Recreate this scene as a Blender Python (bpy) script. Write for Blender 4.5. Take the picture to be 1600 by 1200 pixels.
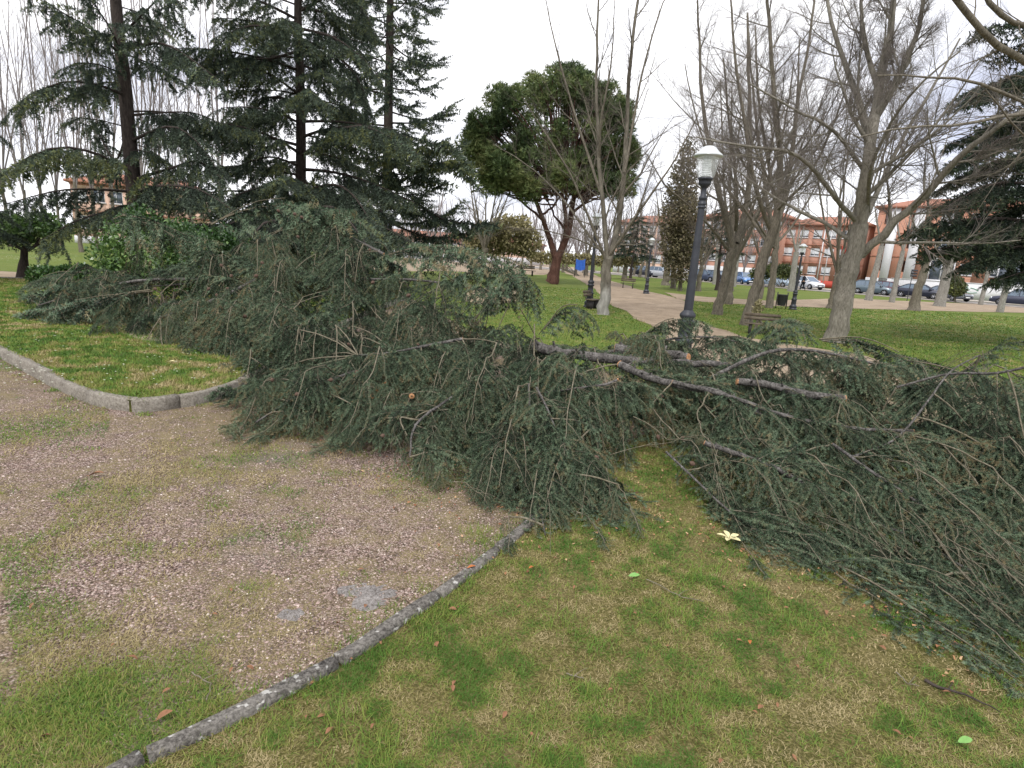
import bpy, bmesh, math
import numpy as np
from mathutils import Matrix, Vector
from mathutils.geometry import tessellate_polygon

for _o in list(bpy.data.objects):
    bpy.data.objects.remove(_o)
S = bpy.context.scene
COL = S.collection
rng = np.random.default_rng(11)
PI = math.pi

# ------------------------------------------------------------------ camera
EYE, FPX = 1.6, 890.0
PITCH, ROLL = math.radians(12.6), math.radians(3.7)
_r = np.array([1.0, 0, 0]); _u = np.array([0, math.sin(PITCH), math.cos(PITCH)])
FWD = np.array([0, math.cos(PITCH), -math.sin(PITCH)])
RGT = _r * math.cos(ROLL) + _u * math.sin(ROLL)
UPV = _u * math.cos(ROLL) - _r * math.sin(ROLL)
cam_d = bpy.data.cameras.new('camera')
cam_d.sensor_width = 36.0
cam_d.lens = FPX / 1600 * 36
cam_d.clip_start = 0.05
cam_d.clip_end = 3000
cam = bpy.data.objects.new('camera', cam_d)
COL.objects.link(cam)
_m = Matrix(((RGT[0], UPV[0], -FWD[0], 0), (RGT[1], UPV[1], -FWD[1], 0), (RGT[2], UPV[2], -FWD[2], EYE), (0, 0, 0, 1)))
cam.matrix_world = _m
S.camera = cam

# ------------------------------------------------------------------ light
SUN_EL, SUN_AZ = math.radians(52), math.radians(200)
w = bpy.data.worlds.new('World'); S.world = w; w.use_nodes = True
nt = w.node_tree; nt.nodes.clear()
out = nt.nodes.new('ShaderNodeOutputWorld'); bg = nt.nodes.new('ShaderNodeBackground')
sky = nt.nodes.new('ShaderNodeTexSky'); sky.sky_type = 'NISHITA'; sky.sun_disc = False
sky.sun_elevation = SUN_EL; sky.sun_rotation = SUN_AZ
tc = nt.nodes.new('ShaderNodeTexCoord')
mp = nt.nodes.new('ShaderNodeMapping'); mp.inputs['Scale'].default_value = (1.3, 1.3, 3.4)
nz = nt.nodes.new('ShaderNodeTexNoise'); nz.inputs['Scale'].default_value = 1.9; nz.inputs['Detail'].default_value = 6
rp = nt.nodes.new('ShaderNodeValToRGB')
rp.color_ramp.elements[0].position = 0.36; rp.color_ramp.elements[0].color = (0.88, 0.88, 0.88, 1)
rp.color_ramp.elements[1].position = 0.56; rp.color_ramp.elements[1].color = (1, 1, 1, 1)
cl = nt.nodes.new('ShaderNodeValToRGB')
cl.color_ramp.elements[0].position = 0.3; cl.color_ramp.elements[0].color = (4.9, 5.1, 6.3, 1)
cl.color_ramp.elements[1].position = 0.52; cl.color_ramp.elements[1].color = (10.6, 10.6, 11.0, 1)
mx = nt.nodes.new('ShaderNodeMix'); mx.data_type = 'RGBA'; mx.clamp_result = False
nt.links.new(tc.outputs['Generated'], mp.inputs['Vector']); nt.links.new(mp.outputs[0], nz.inputs['Vector'])
nt.links.new(nz.outputs['Fac'], rp.inputs[0]); nt.links.new(nz.outputs['Fac'], cl.inputs[0])
nt.links.new(rp.outputs[0], mx.inputs[0]); nt.links.new(sky.outputs[0], mx.inputs[6]); nt.links.new(cl.outputs[0], mx.inputs[7])
nt.links.new(mx.outputs[2], bg.inputs['Color']); bg.inputs['Strength'].default_value = 0.092
nt.links.new(bg.outputs[0], out.inputs['Surface'])

sun_d = bpy.data.lights.new('sun', 'SUN'); sun_d.energy = 1.5; sun_d.angle = math.radians(11); sun_d.color = (1, 0.96, 0.9)
sun = bpy.data.objects.new('sun', sun_d); COL.objects.link(sun)
sun.rotation_euler = (PI / 2 - SUN_EL, 0, PI - SUN_AZ + PI)
_sd = Vector((math.sin(SUN_AZ) * math.cos(SUN_EL), math.cos(SUN_AZ) * math.cos(SUN_EL), math.sin(SUN_EL)))
sun.rotation_euler = _sd.to_track_quat('Z', 'Y').to_euler()
S.view_settings.view_transform = 'Standard'; S.view_settings.look = 'None'
S.view_settings.exposure = 0.74; S.view_settings.gamma = 1.0

# ------------------------------------------------------------------ pixels to places
def ray(px, py):
    return FWD * FPX + RGT * (px - 800.0) + UPV * (600.0 - py)
def gp(px, py, z=0.0):
    d = ray(px, py)
    t = (EYE - z) / max(-d[2], 3.0)
    return np.array([d[0] * t, d[1] * t, z])
def at(px, py, Y):
    d = ray(px, py); t = Y / d[1]
    return np.array([d[0] * t, Y, EYE + d[2] * t])
def proj(P):
    P = np.asarray(P, float) - np.array([0, 0, EYE])
    z = np.maximum(P @ FWD, 1e-3)
    return 800 + FPX * (P @ RGT) / z, 600 - FPX * (P @ UPV) / z, P @ FWD
def gpl(pts, z=0.0):
    return [gp(a, b, z) for a, b in pts]

def inpoly(x, y, poly):
    x = np.asarray(x); y = np.asarray(y); r = np.zeros(x.shape, bool); n = len(poly)
    for i in range(n):
        x0, y0 = poly[i][:2]; x1, y1 = poly[(i + 1) % n][:2]
        if y0 == y1: continue
        c = ((y0 > y) != (y1 > y)) & (x < (x1 - x0) * (y - y0) / (y1 - y0) + x0)
        r ^= c
    return r
_NL = np.random.default_rng(5).random((256, 256))
def vnoise(x, y, s=1.0, o=0.0):
    x = np.asarray(x) * s + o + 500.3; y = np.asarray(y) * s + o * 1.7 + 500.7
    xi = np.floor(x).astype(int); yi = np.floor(y).astype(int); fx = x - xi; fy = y - yi
    fx = fx * fx * (3 - 2 * fx); fy = fy * fy * (3 - 2 * fy)
    g = lambda a, b: _NL[a % 256, b % 256]
    return (g(xi, yi) * (1 - fx) + g(xi + 1, yi) * fx) * (1 - fy) + (g(xi, yi + 1) * (1 - fx) + g(xi + 1, yi + 1) * fx) * fy
def fbm(x, y, s=1.0, o=0.0):
    return vnoise(x, y, s, o) * .5 + vnoise(x, y, s * 2.1, o + 9) * .3 + vnoise(x, y, s * 4.3, o + 21) * .2

# ------------------------------------------------------------------ scene graph helpers
def tag(o, label=None, cat=None, group=None, kind=None):
    if label: o['label'] = label
    if cat: o['category'] = cat
    if group: o['group'] = group
    if kind: o['kind'] = kind
    return o
def empty(name, loc=(0, 0, 0), rz=0.0):
    o = bpy.data.objects.new(name, None); COL.objects.link(o)
    o.empty_display_size = 0.2
    o.location = tuple(float(v) for v in loc); o.rotation_euler = (0, 0, rz)
    return o
def link(name, mesh, mat=None, parent=None, smooth=False, loc=None):
    o = bpy.data.objects.new(name, mesh); COL.objects.link(o)
    if mat is not None and len(mesh.materials) == 0: mesh.materials.append(mat)
    if parent is not None: o.parent = parent
    if loc is not None: o.location = tuple(float(v) for v in loc)
    if smooth and len(mesh.polygons):
        mesh.polygons.foreach_set('use_smooth', np.ones(len(mesh.polygons), bool))
    return o
def copy_tree(o, parent=None):
    c = o.copy(); COL.objects.link(c)
    if parent is not None: c.parent = parent
    for ch in [q for q in KIDS.get(o.name, [])]:
        k = copy_tree(ch, c)
    return c
KIDS = {}
def register(root):
    for o in bpy.data.objects:
        if o.parent is not None: pass
    def rec(r):
        ks = [q for q in bpy.data.objects if q.parent == r]
        KIDS[r.name] = ks
        for k in ks: rec(k)
    rec(root)

class G:
    """gathers numpy geometry and builds one mesh"""
    def __init__(s): s.v = []; s.f = []; s.t = []; s.n = 0
    def add(s, v, faces, tint=None):
        v = np.asarray(v, np.float32).reshape(-1, 3)
        if len(v) == 0: return
        if not isinstance(faces, (list, tuple)): faces = [faces]
        s.v.append(v)
        s.t.append(np.full(len(v), 0.5, np.float32) if tint is None else np.broadcast_to(np.asarray(tint, np.float32), (len(v),)).copy())
        for f in faces:
            f = np.asarray(f, np.int64); s.f.append(f.reshape(-1, f.shape[-1]) + s.n)
        s.n += len(v)
    def mesh(s, name, off=None):
        me = bpy.data.meshes.new(name)
        if not s.v: return me
        v = np.concatenate(s.v)
        if off is not None: v = v - np.asarray(off, np.float32)
        loops = np.concatenate([f.ravel() for f in s.f])
        tot = np.concatenate([np.full(len(f), f.shape[1]) for f in s.f])
        st = np.concatenate([[0], np.cumsum(tot)[:-1]])
        me.vertices.add(len(v)); me.vertices.foreach_set('co', np.ascontiguousarray(v, np.float32).ravel())
        me.loops.add(len(loops)); me.loops.foreach_set('vertex_index', loops.astype(np.int32))
        me.polygons.add(len(tot)); me.polygons.foreach_set('loop_start', st.astype(np.int32))
        a = me.attributes.new('tint', 'FLOAT', 'POINT'); a.data.foreach_set('value', np.concatenate(s.t))
        me.update(calc_edges=True)
        return me
    def build(s, name, mat, parent=None, smooth=False, off=None, world=False):
        """off: subtract this (the parent's place)"""
        return link(name, s.mesh(name, off), mat, parent, smooth)

def nrm(a):
    return a / np.maximum(np.linalg.norm(a, axis=-1, keepdims=True), 1e-9)

def tubes(P, R, sides=4):
    """P (M,K,3), R (M,K) -> verts, quads"""
    P = np.asarray(P, float); R = np.asarray(R, float); M, K, _ = P.shape
    T = np.empty_like(P); T[:, 1:-1] = P[:, 2:] - P[:, :-2]; T[:, 0] = P[:, 1] - P[:, 0]; T[:, -1] = P[:, -1] - P[:, -2]
    T = nrm(T); D = nrm(P[:, -1] - P[:, 0])
    ref = np.where(np.abs(D[:, 2:3]) > 0.75, np.array([[1.0, 0.13, 0]]), np.array([[0.1, 0.05, 1.0]]))[:, None, :]
    A = nrm(np.cross(T, np.broadcast_to(ref, T.shape))); B = np.cross(T, A)
    th = np.arange(sides) * 2 * PI / sides
    V = P[:, :, None, :] + R[:, :, None, None] * (A[:, :, None, :] * np.cos(th)[None, None, :, None] + B[:, :, None, :] * np.sin(th)[None, None, :, None])
    m, k, s = np.meshgrid(np.arange(M), np.arange(K - 1), np.arange(sides), indexing='ij')
    i = lambda m, k, s: (m * K + k) * sides + (s % sides)
    F = np.stack([i(m, k, s), i(m, k, s + 1), i(m, k + 1, s + 1), i(m, k + 1, s)], -1).reshape(-1, 4)
    return V.reshape(-1, 3), F

def smooth_path(pts, n):
    pts = np.asarray(pts, float)
    if len(pts) == 2: 
        t = np.linspace(0, 1, n)[:, None]; return pts[0] * (1 - t) + pts[1] * t
    d = np.concatenate([[0], np.cumsum(np.linalg.norm(np.diff(pts, axis=0), axis=1))]); d /= d[-1]
    P = np.vstack([2 * pts[0] - pts[1], pts, 2 * pts[-1] - pts[-2]]); out = []
    for t in np.linspace(0, 1, n):
        i = min(np.searchsorted(d, t, side='right') - 1, len(pts) - 2); u = (t - d[i]) / max(d[i + 1] - d[i], 1e-9)
        p0, p1, p2, p3 = P[i], P[i + 1], P[i + 2], P[i + 3]
        out.append(0.5 * ((2 * p1) + (-p0 + p2) * u + (2 * p0 - 5 * p1 + 4 * p2 - p3) * u * u + (-p0 + 3 * p1 - 3 * p2 + p3) * u ** 3))
    return np.array(out)

def limb(g, pts, r0, r1, n=12, sides=7, wob=0.0, cap=False, flare=0.0):
    P = smooth_path(pts, n)
    if wob: P[1:-1] += rng.normal(0, wob, (n - 2, 3))
    t = np.linspace(0, 1, n); R = r0 + (r1 - r0) * t
    if flare: R = R + flare * r0 * np.exp(-t * n * 0.9)
    if wob: R = R * (1 + rng.normal(0, 0.05, n))
    V, F = tubes(P[None], R[None], sides); g.add(V, F)
    return P, R

def box(g, cx, cy, cz, sx, sy, sz, rz=0.0, tint=None):
    """centre and full sizes"""
    v = np.array([[x, y, z] for z in (-.5, .5) for y in (-.5, .5) for x in (-.5, .5)]) * [sx, sy, sz]
    c, s = math.cos(rz), math.sin(rz)
    v = np.stack([v[:, 0] * c - v[:, 1] * s + cx, v[:, 0] * s + v[:, 1] * c + cy, v[:, 2] + cz], 1)
    f = np.array([[0, 2, 3, 1], [4, 5, 7, 6], [0, 1, 5, 4], [2, 6, 7, 3], [0, 4, 6, 2], [1, 3, 7, 5]])
    g.add(v, f, tint)
def lathe(g, prof, n=20, c=(0, 0, 0), tint=None):
    prof = np.asarray(prof, float); th = np.arange(n) * 2 * PI / n
    v = np.stack([prof[:, None, 0] * np.cos(th), prof[:, None, 0] * np.sin(th), np.broadcast_to(prof[:, None, 1], (len(prof), n))], -1).reshape(-1, 3) + np.asarray(c)
    k, s = np.meshgrid(np.arange(len(prof) - 1), np.arange(n), indexing='ij')
    g.add(v, np.stack([k * n + s, k * n + (s + 1) % n, (k + 1) * n + (s + 1) % n, (k + 1) * n + s], -1).reshape(-1, 4), tint)

# ------------------------------------------------------------------ materials
def mat(name, base=(.5, .5, .5), rough=.8, spec=.3, metal=0.0):
    m = bpy.data.materials.new(name); m.use_nodes = True
    b = m.node_tree.nodes['Principled BSDF']
    b.inputs['Base Color'].default_value = (*base, 1); b.inputs['Roughness'].default_value = rough
    b.inputs['Specular IOR Level'].default_value = spec; b.inputs['Metallic'].default_value = metal
    return m, m.node_tree, b
def nn(nt, typ, **kw):
    n = nt.nodes.new(typ)
    for k, v in kw.items():
        if k in n.inputs: n.inputs[k].default_value = v
        else: setattr(n, k, v)
    return n
def ramp(nt, fac, stops, interp='LINEAR'):
    r = nt.nodes.new('ShaderNodeValToRGB'); r.color_ramp.interpolation = interp
    e = r.color_ramp.elements
    while len(e) < len(stops): e.new(0.5)
    for q, (p, c) in zip(e, stops): q.position = p; q.color = (*c, 1)
    nt.links.new(fac, r.inputs[0]); return r.outputs[0]
def noise(nt, scale, detail=4, rough=.6, vec=None, dist=0.0):
    n = nn(nt, 'ShaderNodeTexNoise', Scale=scale, Detail=detail, Roughness=rough, Distortion=dist)
    if vec is None:
        t = nt.nodes.new('ShaderNodeNewGeometry'); vec = t.outputs['Position']
    nt.links.new(vec, n.inputs['Vector']); return n.outputs['Fac']
def mixc(nt, fac, a, b, typ='MIX'):
    m = nt.nodes.new('ShaderNodeMix'); m.data_type = 'RGBA'; m.blend_type = typ
    for s, v in ((0, fac), (6, a), (7, b)):
        if hasattr(v, 'links'): nt.links.new(v, m.inputs[s])
        else: m.inputs[s].default_value = v if s == 0 else (*v, 1)
    return m.outputs[2]
def mth(nt, op, a, b=0.0, clamp=False):
    m = nt.nodes.new('ShaderNodeMath'); m.operation = op; m.use_clamp = clamp
    for i, v in enumerate((a, b)):
        if hasattr(v, 'links'): nt.links.new(v, m.inputs[i])
        else: m.inputs[i].default_value = v
    return m.outputs[0]
def bump(nt, b, h, strength=.5, dist=.01):
    n = nn(nt, 'ShaderNodeBump', Strength=strength, Distance=dist)
    nt.links.new(h, n.inputs['Height']); nt.links.new(n.outputs[0], b.inputs['Normal'])
def objvec(nt, scale=(1, 1, 1)):
    t = nt.nodes.new('ShaderNodeTexCoord'); m = nt.nodes.new('ShaderNodeMapping'); m.inputs['Scale'].default_value = scale
    nt.links.new(t.outputs['Object'], m.inputs['Vector']); return m.outputs[0]

def tint_mat(name, stops, rough=.7, spec=.25, trans=0.0, nscale=0.0, namp=.5):
    m, nt, b = mat(name, rough=rough, spec=spec)
    a = nn(nt, 'ShaderNodeAttribute', attribute_name='tint'); f = a.outputs['Fac']
    if nscale:
        n = noise(nt, nscale, 3)
        f = mth(nt, 'ADD', f, mth(nt, 'MULTIPLY', mth(nt, 'SUBTRACT', n, .5), namp), clamp=True)
    c = ramp(nt, f, stops); nt.links.new(c, b.inputs['Base Color'])
    if trans:
        tr = nt.nodes.new('ShaderNodeBsdfTranslucent'); nt.links.new(c, tr.inputs['Color'])
        ms = nn(nt, 'ShaderNodeMixShader', Fac=trans)
        nt.links.new(b.outputs[0], ms.inputs[1]); nt.links.new(tr.outputs[0], ms.inputs[2])
        nt.links.new(ms.outputs[0], nt.nodes['Material Output'].inputs['Surface'])
    return m

M = {}
# fallen cedar needles: blue-green, a little olive
M['needles'] = tint_mat('cedar_needles', [(0, (.009, .019, .010)), (.26, (.030, .056, .031)), (.50, (.084, .134, .076)), (.76, (.165, .23, .14)), (.92, (.17, .20, .11)), (1, (.21, .17, .09))], .5, .32, .10, 1.3, .55)
M['needles_far'] = tint_mat('standing_cedar_needles', [(0, (.024, .036, .026)), (.45, (.070, .098, .070)), (.75, (.13, .17, .115)), (1, (.17, .19, .07))], .6, .25, .15, .8, .4)
M['needles_olive'] = tint_mat('yellowish_cedar_needles', [(0, (.026, .038, .020)), (.5, (.068, .088, .036)), (1, (.20, .22, .07))], .6, .25, .2, .8, .5)
M['needles_dark'] = tint_mat('dark_conifer_needles', [(0, (.014, .026, .018)), (.6, (.040, .062, .042)), (1, (.095, .125, .065))], .6, .25, .1, .8, .4)
M['pine'] = tint_mat('pine_needles', [(0, (.026, .046, .020)), (.4, (.070, .108, .040)), (.75, (.145, .19, .066)), (1, (.20, .21, .085))], .6, .25, .12, .5, .5)
M['laurel'] = tint_mat('laurel_leaves', [(0, (.015, .040, .012)), (.5, (.045, .105, .025)), (1, (.16, .26, .07))], .32, .55, .15)
M['twiggy'] = tint_mat('brown_thuja', [(0, (.07, .066, .038)), (.5, (.14, .128, .075)), (1, (.22, .18, .12))], .8, .1, .1)
M['olive'] = tint_mat('olive_shrub', [(0, (.14, .13, .065)), (.5, (.26, .235, .12)), (1, (.38, .34, .20))], .8, .1, .1)

def bark(name, c0, c1, c2, scale=9, zs=.25, bs=.6):
    m, nt, b = mat(name, rough=.9, spec=.15)
    v = objvec(nt, (1, 1, zs)); n = noise(nt, scale, 6, .65, v); n2 = noise(nt, scale * 4, 4, .7, v)
    c = ramp(nt, n, [(.28, c0), (.5, c1), (.72, c2)])
    c = mixc(nt, .45, c, ramp(nt, n2, [(.35, c0), (.65, c2)]))
    nt.links.new(c, b.inputs['Base Color']); bump(nt, b, n2, bs, .02); return m
M['bark_pale'] = bark('grey_bark', (.085, .077, .063), (.180, .164, .135), (.30, .28, .235))
M['bark_mid'] = bark('brown_grey_bark', (.065, .055, .044), (.140, .122, .096), (.24, .215, .17))
M['bark_twig'] = bark('bare_twig_bark', (.095, .078, .070), (.165, .142, .128), (.24, .215, .20), 3, 1, 0)
M['bark_far'] = bark('far_twig_bark', (.16, .135, .13), (.23, .20, .195), (.30, .27, .27), 3, 1, 0)  # pinkish grey twigs, paled in the colour itself to suggest distance haze
M['bark_dark'] = bark('cedar_trunk_bark', (.020, .016, .014), (.045, .036, .032), (.085, .068, .06))
M['bark_red'] = bark('pine_trunk_bark', (.035, .018, .014), (.080, .040, .030), (.15, .080, .062), 6)
M['bark_cedar'] = bark('felled_cedar_bark', (.022, .020, .019), (.062, .056, .051), (.25, .235, .22), 14, .6, .8)
M['twig_cedar'] = bark('cedar_twig_bark', (.065, .055, .036), (.135, .118, .080), (.25, .225, .17), 20, 1, 0)
M['bark_white'] = bark('whitewashed_bark', (.12, .11, .095), (.22, .21, .185), (.34, .33, .30), 7, .3, .5)
m, nt, b = mat('cut_wood', (.50, .25, .11), .7); M['cut'] = m
v = objvec(nt, (1, 1, 1)); nt.links.new(ramp(nt, noise(nt, 40, 3, .5, v), [(.3, (.26, .12, .05)), (.7, (.55, .30, .15))]), b.inputs['Base Color'])

def flat(name, c, rough=.6, spec=.4, metal=0.0, var=.12, scale=8, bs=0.0):
    m, nt, b = mat(name, c, rough, spec, metal)
    n = noise(nt, scale, 5, .65, objvec(nt))
    lo = tuple(x * (1 - var) for x in c); hi = tuple(min(1, x * (1 + var)) for x in c)
    nt.links.new(ramp(nt, n, [(.3, lo), (.7, hi)]), b.inputs['Base Color'])
    if bs: bump(nt, b, noise(nt, scale * 6, 3, .6, objvec(nt)), bs, .01)
    return m

# brown grey bark painted pale near the ground
m, nt, b = mat('whitewashed_trunk', rough=.9, spec=.15); v = objvec(nt, (1, 1, .3)); n = noise(nt, 9, 6, .65, v); n2 = noise(nt, 40, 4, .7, v)
up = ramp(nt, n, [(.3, (.065, .055, .044)), (.7, (.22, .20, .16))]); lo = ramp(nt, n, [(.3, (.17, .16, .145)), (.7, (.36, .35, .32))])
t = nt.nodes.new('ShaderNodeTexCoord'); sp = nt.nodes.new('ShaderNodeSeparateXYZ'); nt.links.new(t.outputs['Object'], sp.inputs[0])
f = mth(nt, 'ADD', mth(nt, 'MULTIPLY', mth(nt, 'SUBTRACT', 1.05, sp.outputs[2]), 2.2), mth(nt, 'SUBTRACT', n, .5), clamp=True)
nt.links.new(mixc(nt, f, up, lo), b.inputs['Base Color']); bump(nt, b, n2, .6, .02); M['bark_wash'] = m
# ================================================================== GROUND
M_ground, nt, b = mat('lawn_ground', rough=.95, spec=.1)
n1 = noise(nt, .35, 5, .6); n2 = noise(nt, 3.2, 6, .65); n3 = noise(nt, 45, 4, .7)
c = ramp(nt, n1, [(.30, (.080, .108, .020)), (.50, (.125, .130, .034)), (.68, (.175, .160, .062))])
c = mixc(nt, .55, c, ramp(nt, n2, [(.30, (.060, .095, .014)), (.52, (.120, .128, .032)), (.70, (.19, .165, .075))]))
c = mixc(nt, .42, c, ramp(nt, n3, [(.30, (.035, .045, .012)), (.50, (.11, .115, .030)), (.68, (.24, .22, .095))]))
nt.links.new(c, b.inputs['Base Color']); bump(nt, b, n3, .7, .03)
M['lawn'] = M_ground
# far lawn is greener and flatter to the eye
m, nt, b = mat('far_lawn', rough=.95, spec=.1); M['lawn_far'] = m
n1 = noise(nt, .22, 5, .6); n2 = noise(nt, 2.6, 6, .7); n3 = noise(nt, 22, 3, .7)
c = ramp(nt, n1, [(.34, (.065, .110, .018)), (.52, (.115, .150, .032)), (.68, (.175, .175, .058))])
c = mixc(nt, .45, c, ramp(nt, n2, [(.32, (.060, .110, .014)), (.55, (.125, .165, .032)), (.72, (.22, .21, .085))]))
c = mixc(nt, .25, c, ramp(nt, n3, [(.3, (.04, .07, .012)), (.7, (.22, .24, .08))]))
nt.links.new(c, b.inputs['Base Color']); bump(nt, b, n3, .5, .04)
# thatch under the near blades
m, nt, b = mat('thatch', rough=.95, spec=.08); M['thatch'] = m
n1 = noise(nt, 1.1, 5, .6); n2 = noise(nt, 9, 6, .7); n3 = noise(nt, 90, 4, .75)
c = ramp(nt, n1, [(.34, (.065, .085, .018)), (.50, (.14, .125, .042)), (.64, (.25, .195, .105))])
c = mixc(nt, .5, c, ramp(nt, n2, [(.30, (.065, .080, .018)), (.5, (.17, .15, .050)), (.68, (.32, .25, .13))]))
c = mixc(nt, .5, c, ramp(nt, n3, [(.38, (.018, .016, .008)), (.50, (.12, .105, .036)), (.62, (.36, .29, .15))]))
nt.links.new(c, b.inputs['Base Color']); bump(nt, b, n3, .9, .02)
# gravel: pinkish chips in dark fines with mossy patches
m, nt, b = mat('gravel', rough=.92, spec=.15); M['gravel'] = m
geo = nt.nodes.new('ShaderNodeNewGeometry')
vo = nn(nt, 'ShaderNodeTexVoronoi', Scale=95.0); nt.links.new(geo.outputs['Position'], vo.inputs['Vector'])
vc = nt.nodes.new('ShaderNodeSeparateColor'); nt.links.new(vo.outputs['Color'], vc.inputs[0])
stone = ramp(nt, vc.outputs[0], [(.0, (.10, .072, .062)), (.35, (.23, .158, .135)), (.7, (.38, .275, .24)), (.93, (.58, .48, .43))])
dark = ramp(nt, vo.outputs['Distance'], [(.35, (1, 1, 1)), (.75, (.30, .26, .24))])
c = mixc(nt, 1.0, stone, dark, 'MULTIPLY')
big = noise(nt, .55, 5, .6); mid = noise(nt, 6, 5, .7)
tan = ramp(nt, mid, [(.3, (.085, .075, .032)), (.6, (.22, .18, .090))])
c = mixc(nt, ramp(nt, mth(nt, 'ADD', mth(nt, 'MULTIPLY', big, .7), mth(nt, 'MULTIPLY', mid, .45)), [(.48, (.08,) * 3), (.62, (.80,) * 3)]), c, tan)
grey = mixc(nt, ramp(nt, noise(nt, .9, 4, .6), [(.56, (0,) * 3), (.72, (.5,) * 3)]), c, (.14, .135, .135))
nt.links.new(grey, b.inputs['Base Color'])
h = mth(nt, 'SUBTRACT', 1.0, vo.outputs['Distance']); bump(nt, b, h, .9, .012)
# trodden earth
m, nt, b = mat('trodden_earth', rough=.95, spec=.1); M['dirt'] = m
n1 = noise(nt, 1.1, 7, .7, dist=.6); n2 = noise(nt, 14, 5, .7); n3 = noise(nt, .35, 3)
c = ramp(nt, n1, [(.32, (.135, .098, .060)), (.48, (.26, .195, .135)), (.64, (.38, .30, .22))])
c = mixc(nt, .4, c, ramp(nt, n2, [(.3, (.15, .115, .08)), (.7, (.47, .39, .30))]))
nt.links.new(c, b.inputs['Base Color']); bump(nt, b, n2, .5, .02)
m, nt, b = mat('asphalt', rough=.85, spec=.25); M['asphalt'] = m
nt.links.new(ramp(nt, noise(nt, 3, 5, .7), [(.3, (.15, .145, .145)), (.7, (.23, .22, .215))]), b.inputs['Base Color'])
m, nt, b = mat('pale_paving', rough=.85, spec=.25); M['paving'] = m
nt.links.new(ramp(nt, noise(nt, 2, 5, .7), [(.3, (.34, .30, .27)), (.7, (.46, .42, .38))]), b.inputs['Base Color'])
m, nt, b = mat('worn_concrete', rough=.9, spec=.15); M['paving_worn'] = m
c = ramp(nt, noise(nt, 9, 6, .75), [(.3, (.055, .044, .036)), (.5, (.135, .115, .100)), (.7, (.30, .27, .245))]); c = mixc(nt, .4, c, ramp(nt, noise(nt, 110, 3, .7), [(.35, (.06, .055, .05)), (.65, (.5, .48, .47))])); nt.links.new(c, b.inputs['Base Color']); bump(nt, b, noise(nt, 70, 4, .7), .8, .01)
# weathered concrete kerb
m, nt, b = mat('kerb_concrete', rough=.9, spec=.15); M['kerb'] = m
n1 = noise(nt, 5, 6, .7); n2 = noise(nt, 60, 4, .75); n3 = noise(nt, 28, 2, .5)
c = ramp(nt, n1, [(.3, (.055, .050, .045)), (.5, (.125, .115, .100)), (.7, (.21, .195, .175))])
c = mixc(nt, .5, c, ramp(nt, n2, [(.40, (.020, .018, .016)), (.60, (.27, .25, .225))]))
c = mixc(nt, ramp(nt, n3, [(.62, (0,) * 3), (.67, (.85,) * 3)]), c, (.46, .45, .42))
nt.links.new(c, b.inputs['Base Color']); bump(nt, b, n2, .8, .01)

def sheet(name, pts, z, material, ragged=0.06, step=0.35, kind='structure', fq=1.7):
    """flat ground sheet with an uneven hem"""
    P = [np.asarray(p[:2], float) for p in pts]; o = []
    for i in range(len(P)):
        a, b2 = P[i], P[(i + 1) % len(P)]; L = np.linalg.norm(b2 - a)
        dist = max(1.0, min(np.linalg.norm(a), np.linalg.norm(b2)) / 5)
        n = int(np.clip(L / (step * dist), 1, 60)); nor = np.array([-(b2 - a)[1], (b2 - a)[0]]) / max(L, 1e-6)
        for k in range(n):
            q = a + (b2 - a) * k / n
            o.append(q + nor * (fbm(q[0], q[1], fq) - .5) * ragged * 4 * (dist ** .6))
    tri = tessellate_polygon([[Vector((q[0], q[1], 0)) for q in o]])
    v = np.array([[q[0], q[1], z] for q in o]); f = np.array(tri)
    a, b2, c = v[f[:, 0]], v[f[:, 1]], v[f[:, 2]]
    nz = np.cross(b2 - a, c - a)[:, 2]; f[nz < 0] = f[nz < 0][:, ::-1]
    g = G(); g.add(v, f); ob = g.build(name, material); tag(ob, kind=kind); return ob, o

g = G(); g.add([[-900, -60, 0], [900, -60, 0], [900, 1500, 0], [-900, 1500, 0]], [[0, 1, 2, 3]])
tag(g.build('ground', M['lawn_far']), kind='structure')

# the near corner of lawn that the photographer stands on
kerb_px = [(150, 1232), (205, 1196), (325, 1143), (440, 1084), (540, 1030), (620, 975), (700, 921), (760, 874), (818, 828), (850, 795)]
kerb_w = [gp(a, b_)[:2] for a, b_ in kerb_px]
for k in range(2):   # carry the run on past the bottom of the frame
    kerb_w.insert(0, kerb_w[0] + (kerb_w[0] - kerb_w[1]) / np.linalg.norm(kerb_w[0] - kerb_w[1]) * .8)
tail = [gp(900, 750)[:2], gp(985, 690)[:2], gp(1080, 640)[:2]]
LAWN_N = [tuple(q) for q in kerb_w + tail] + [tuple(gp(1400, 620)[:2]), tuple(gp(1700, 640)[:2]), (14, 7.5), (14, -4), (-3.5, -4)]
sheet('lawn', [np.array(q) for q in LAWN_N], .004, M['thatch'], ragged=0)

# gravel path between the two kerbs
isl_px = [(-420, 400), (-150, 478), (0, 556), (62, 590), (105, 612), (150, 632), (205, 645), (255, 641), (315, 631), (362, 616), (410, 592), (470, 552), (560, 500), (640, 465)]
isl_w = [gp(a, b_)[:2] for a, b_ in isl_px]
ISL = [tuple(q) for q in isl_w] + [tuple(gp(*q)[:2]) for q in [(600, 438), (420, 436), (250, 437), (60, 442), (0, 441), (-300, 432)]]
GRAV = [(-14, -4), (-14, 6)] + [tuple(gp(-420, 392)[:2])] + [tuple(q) for q in isl_w[1:]] + [tuple(gp(740, 520)[:2]), tuple(gp(900, 570)[:2]), tuple(gp(1060, 610)[:2])] + [tuple(q) for q in reversed(kerb_w + tail)] + [(-3.6, -4)]
sheet('gravel_path', [np.array(q) for q in GRAV], .006, M['gravel'], ragged=0)

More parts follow.
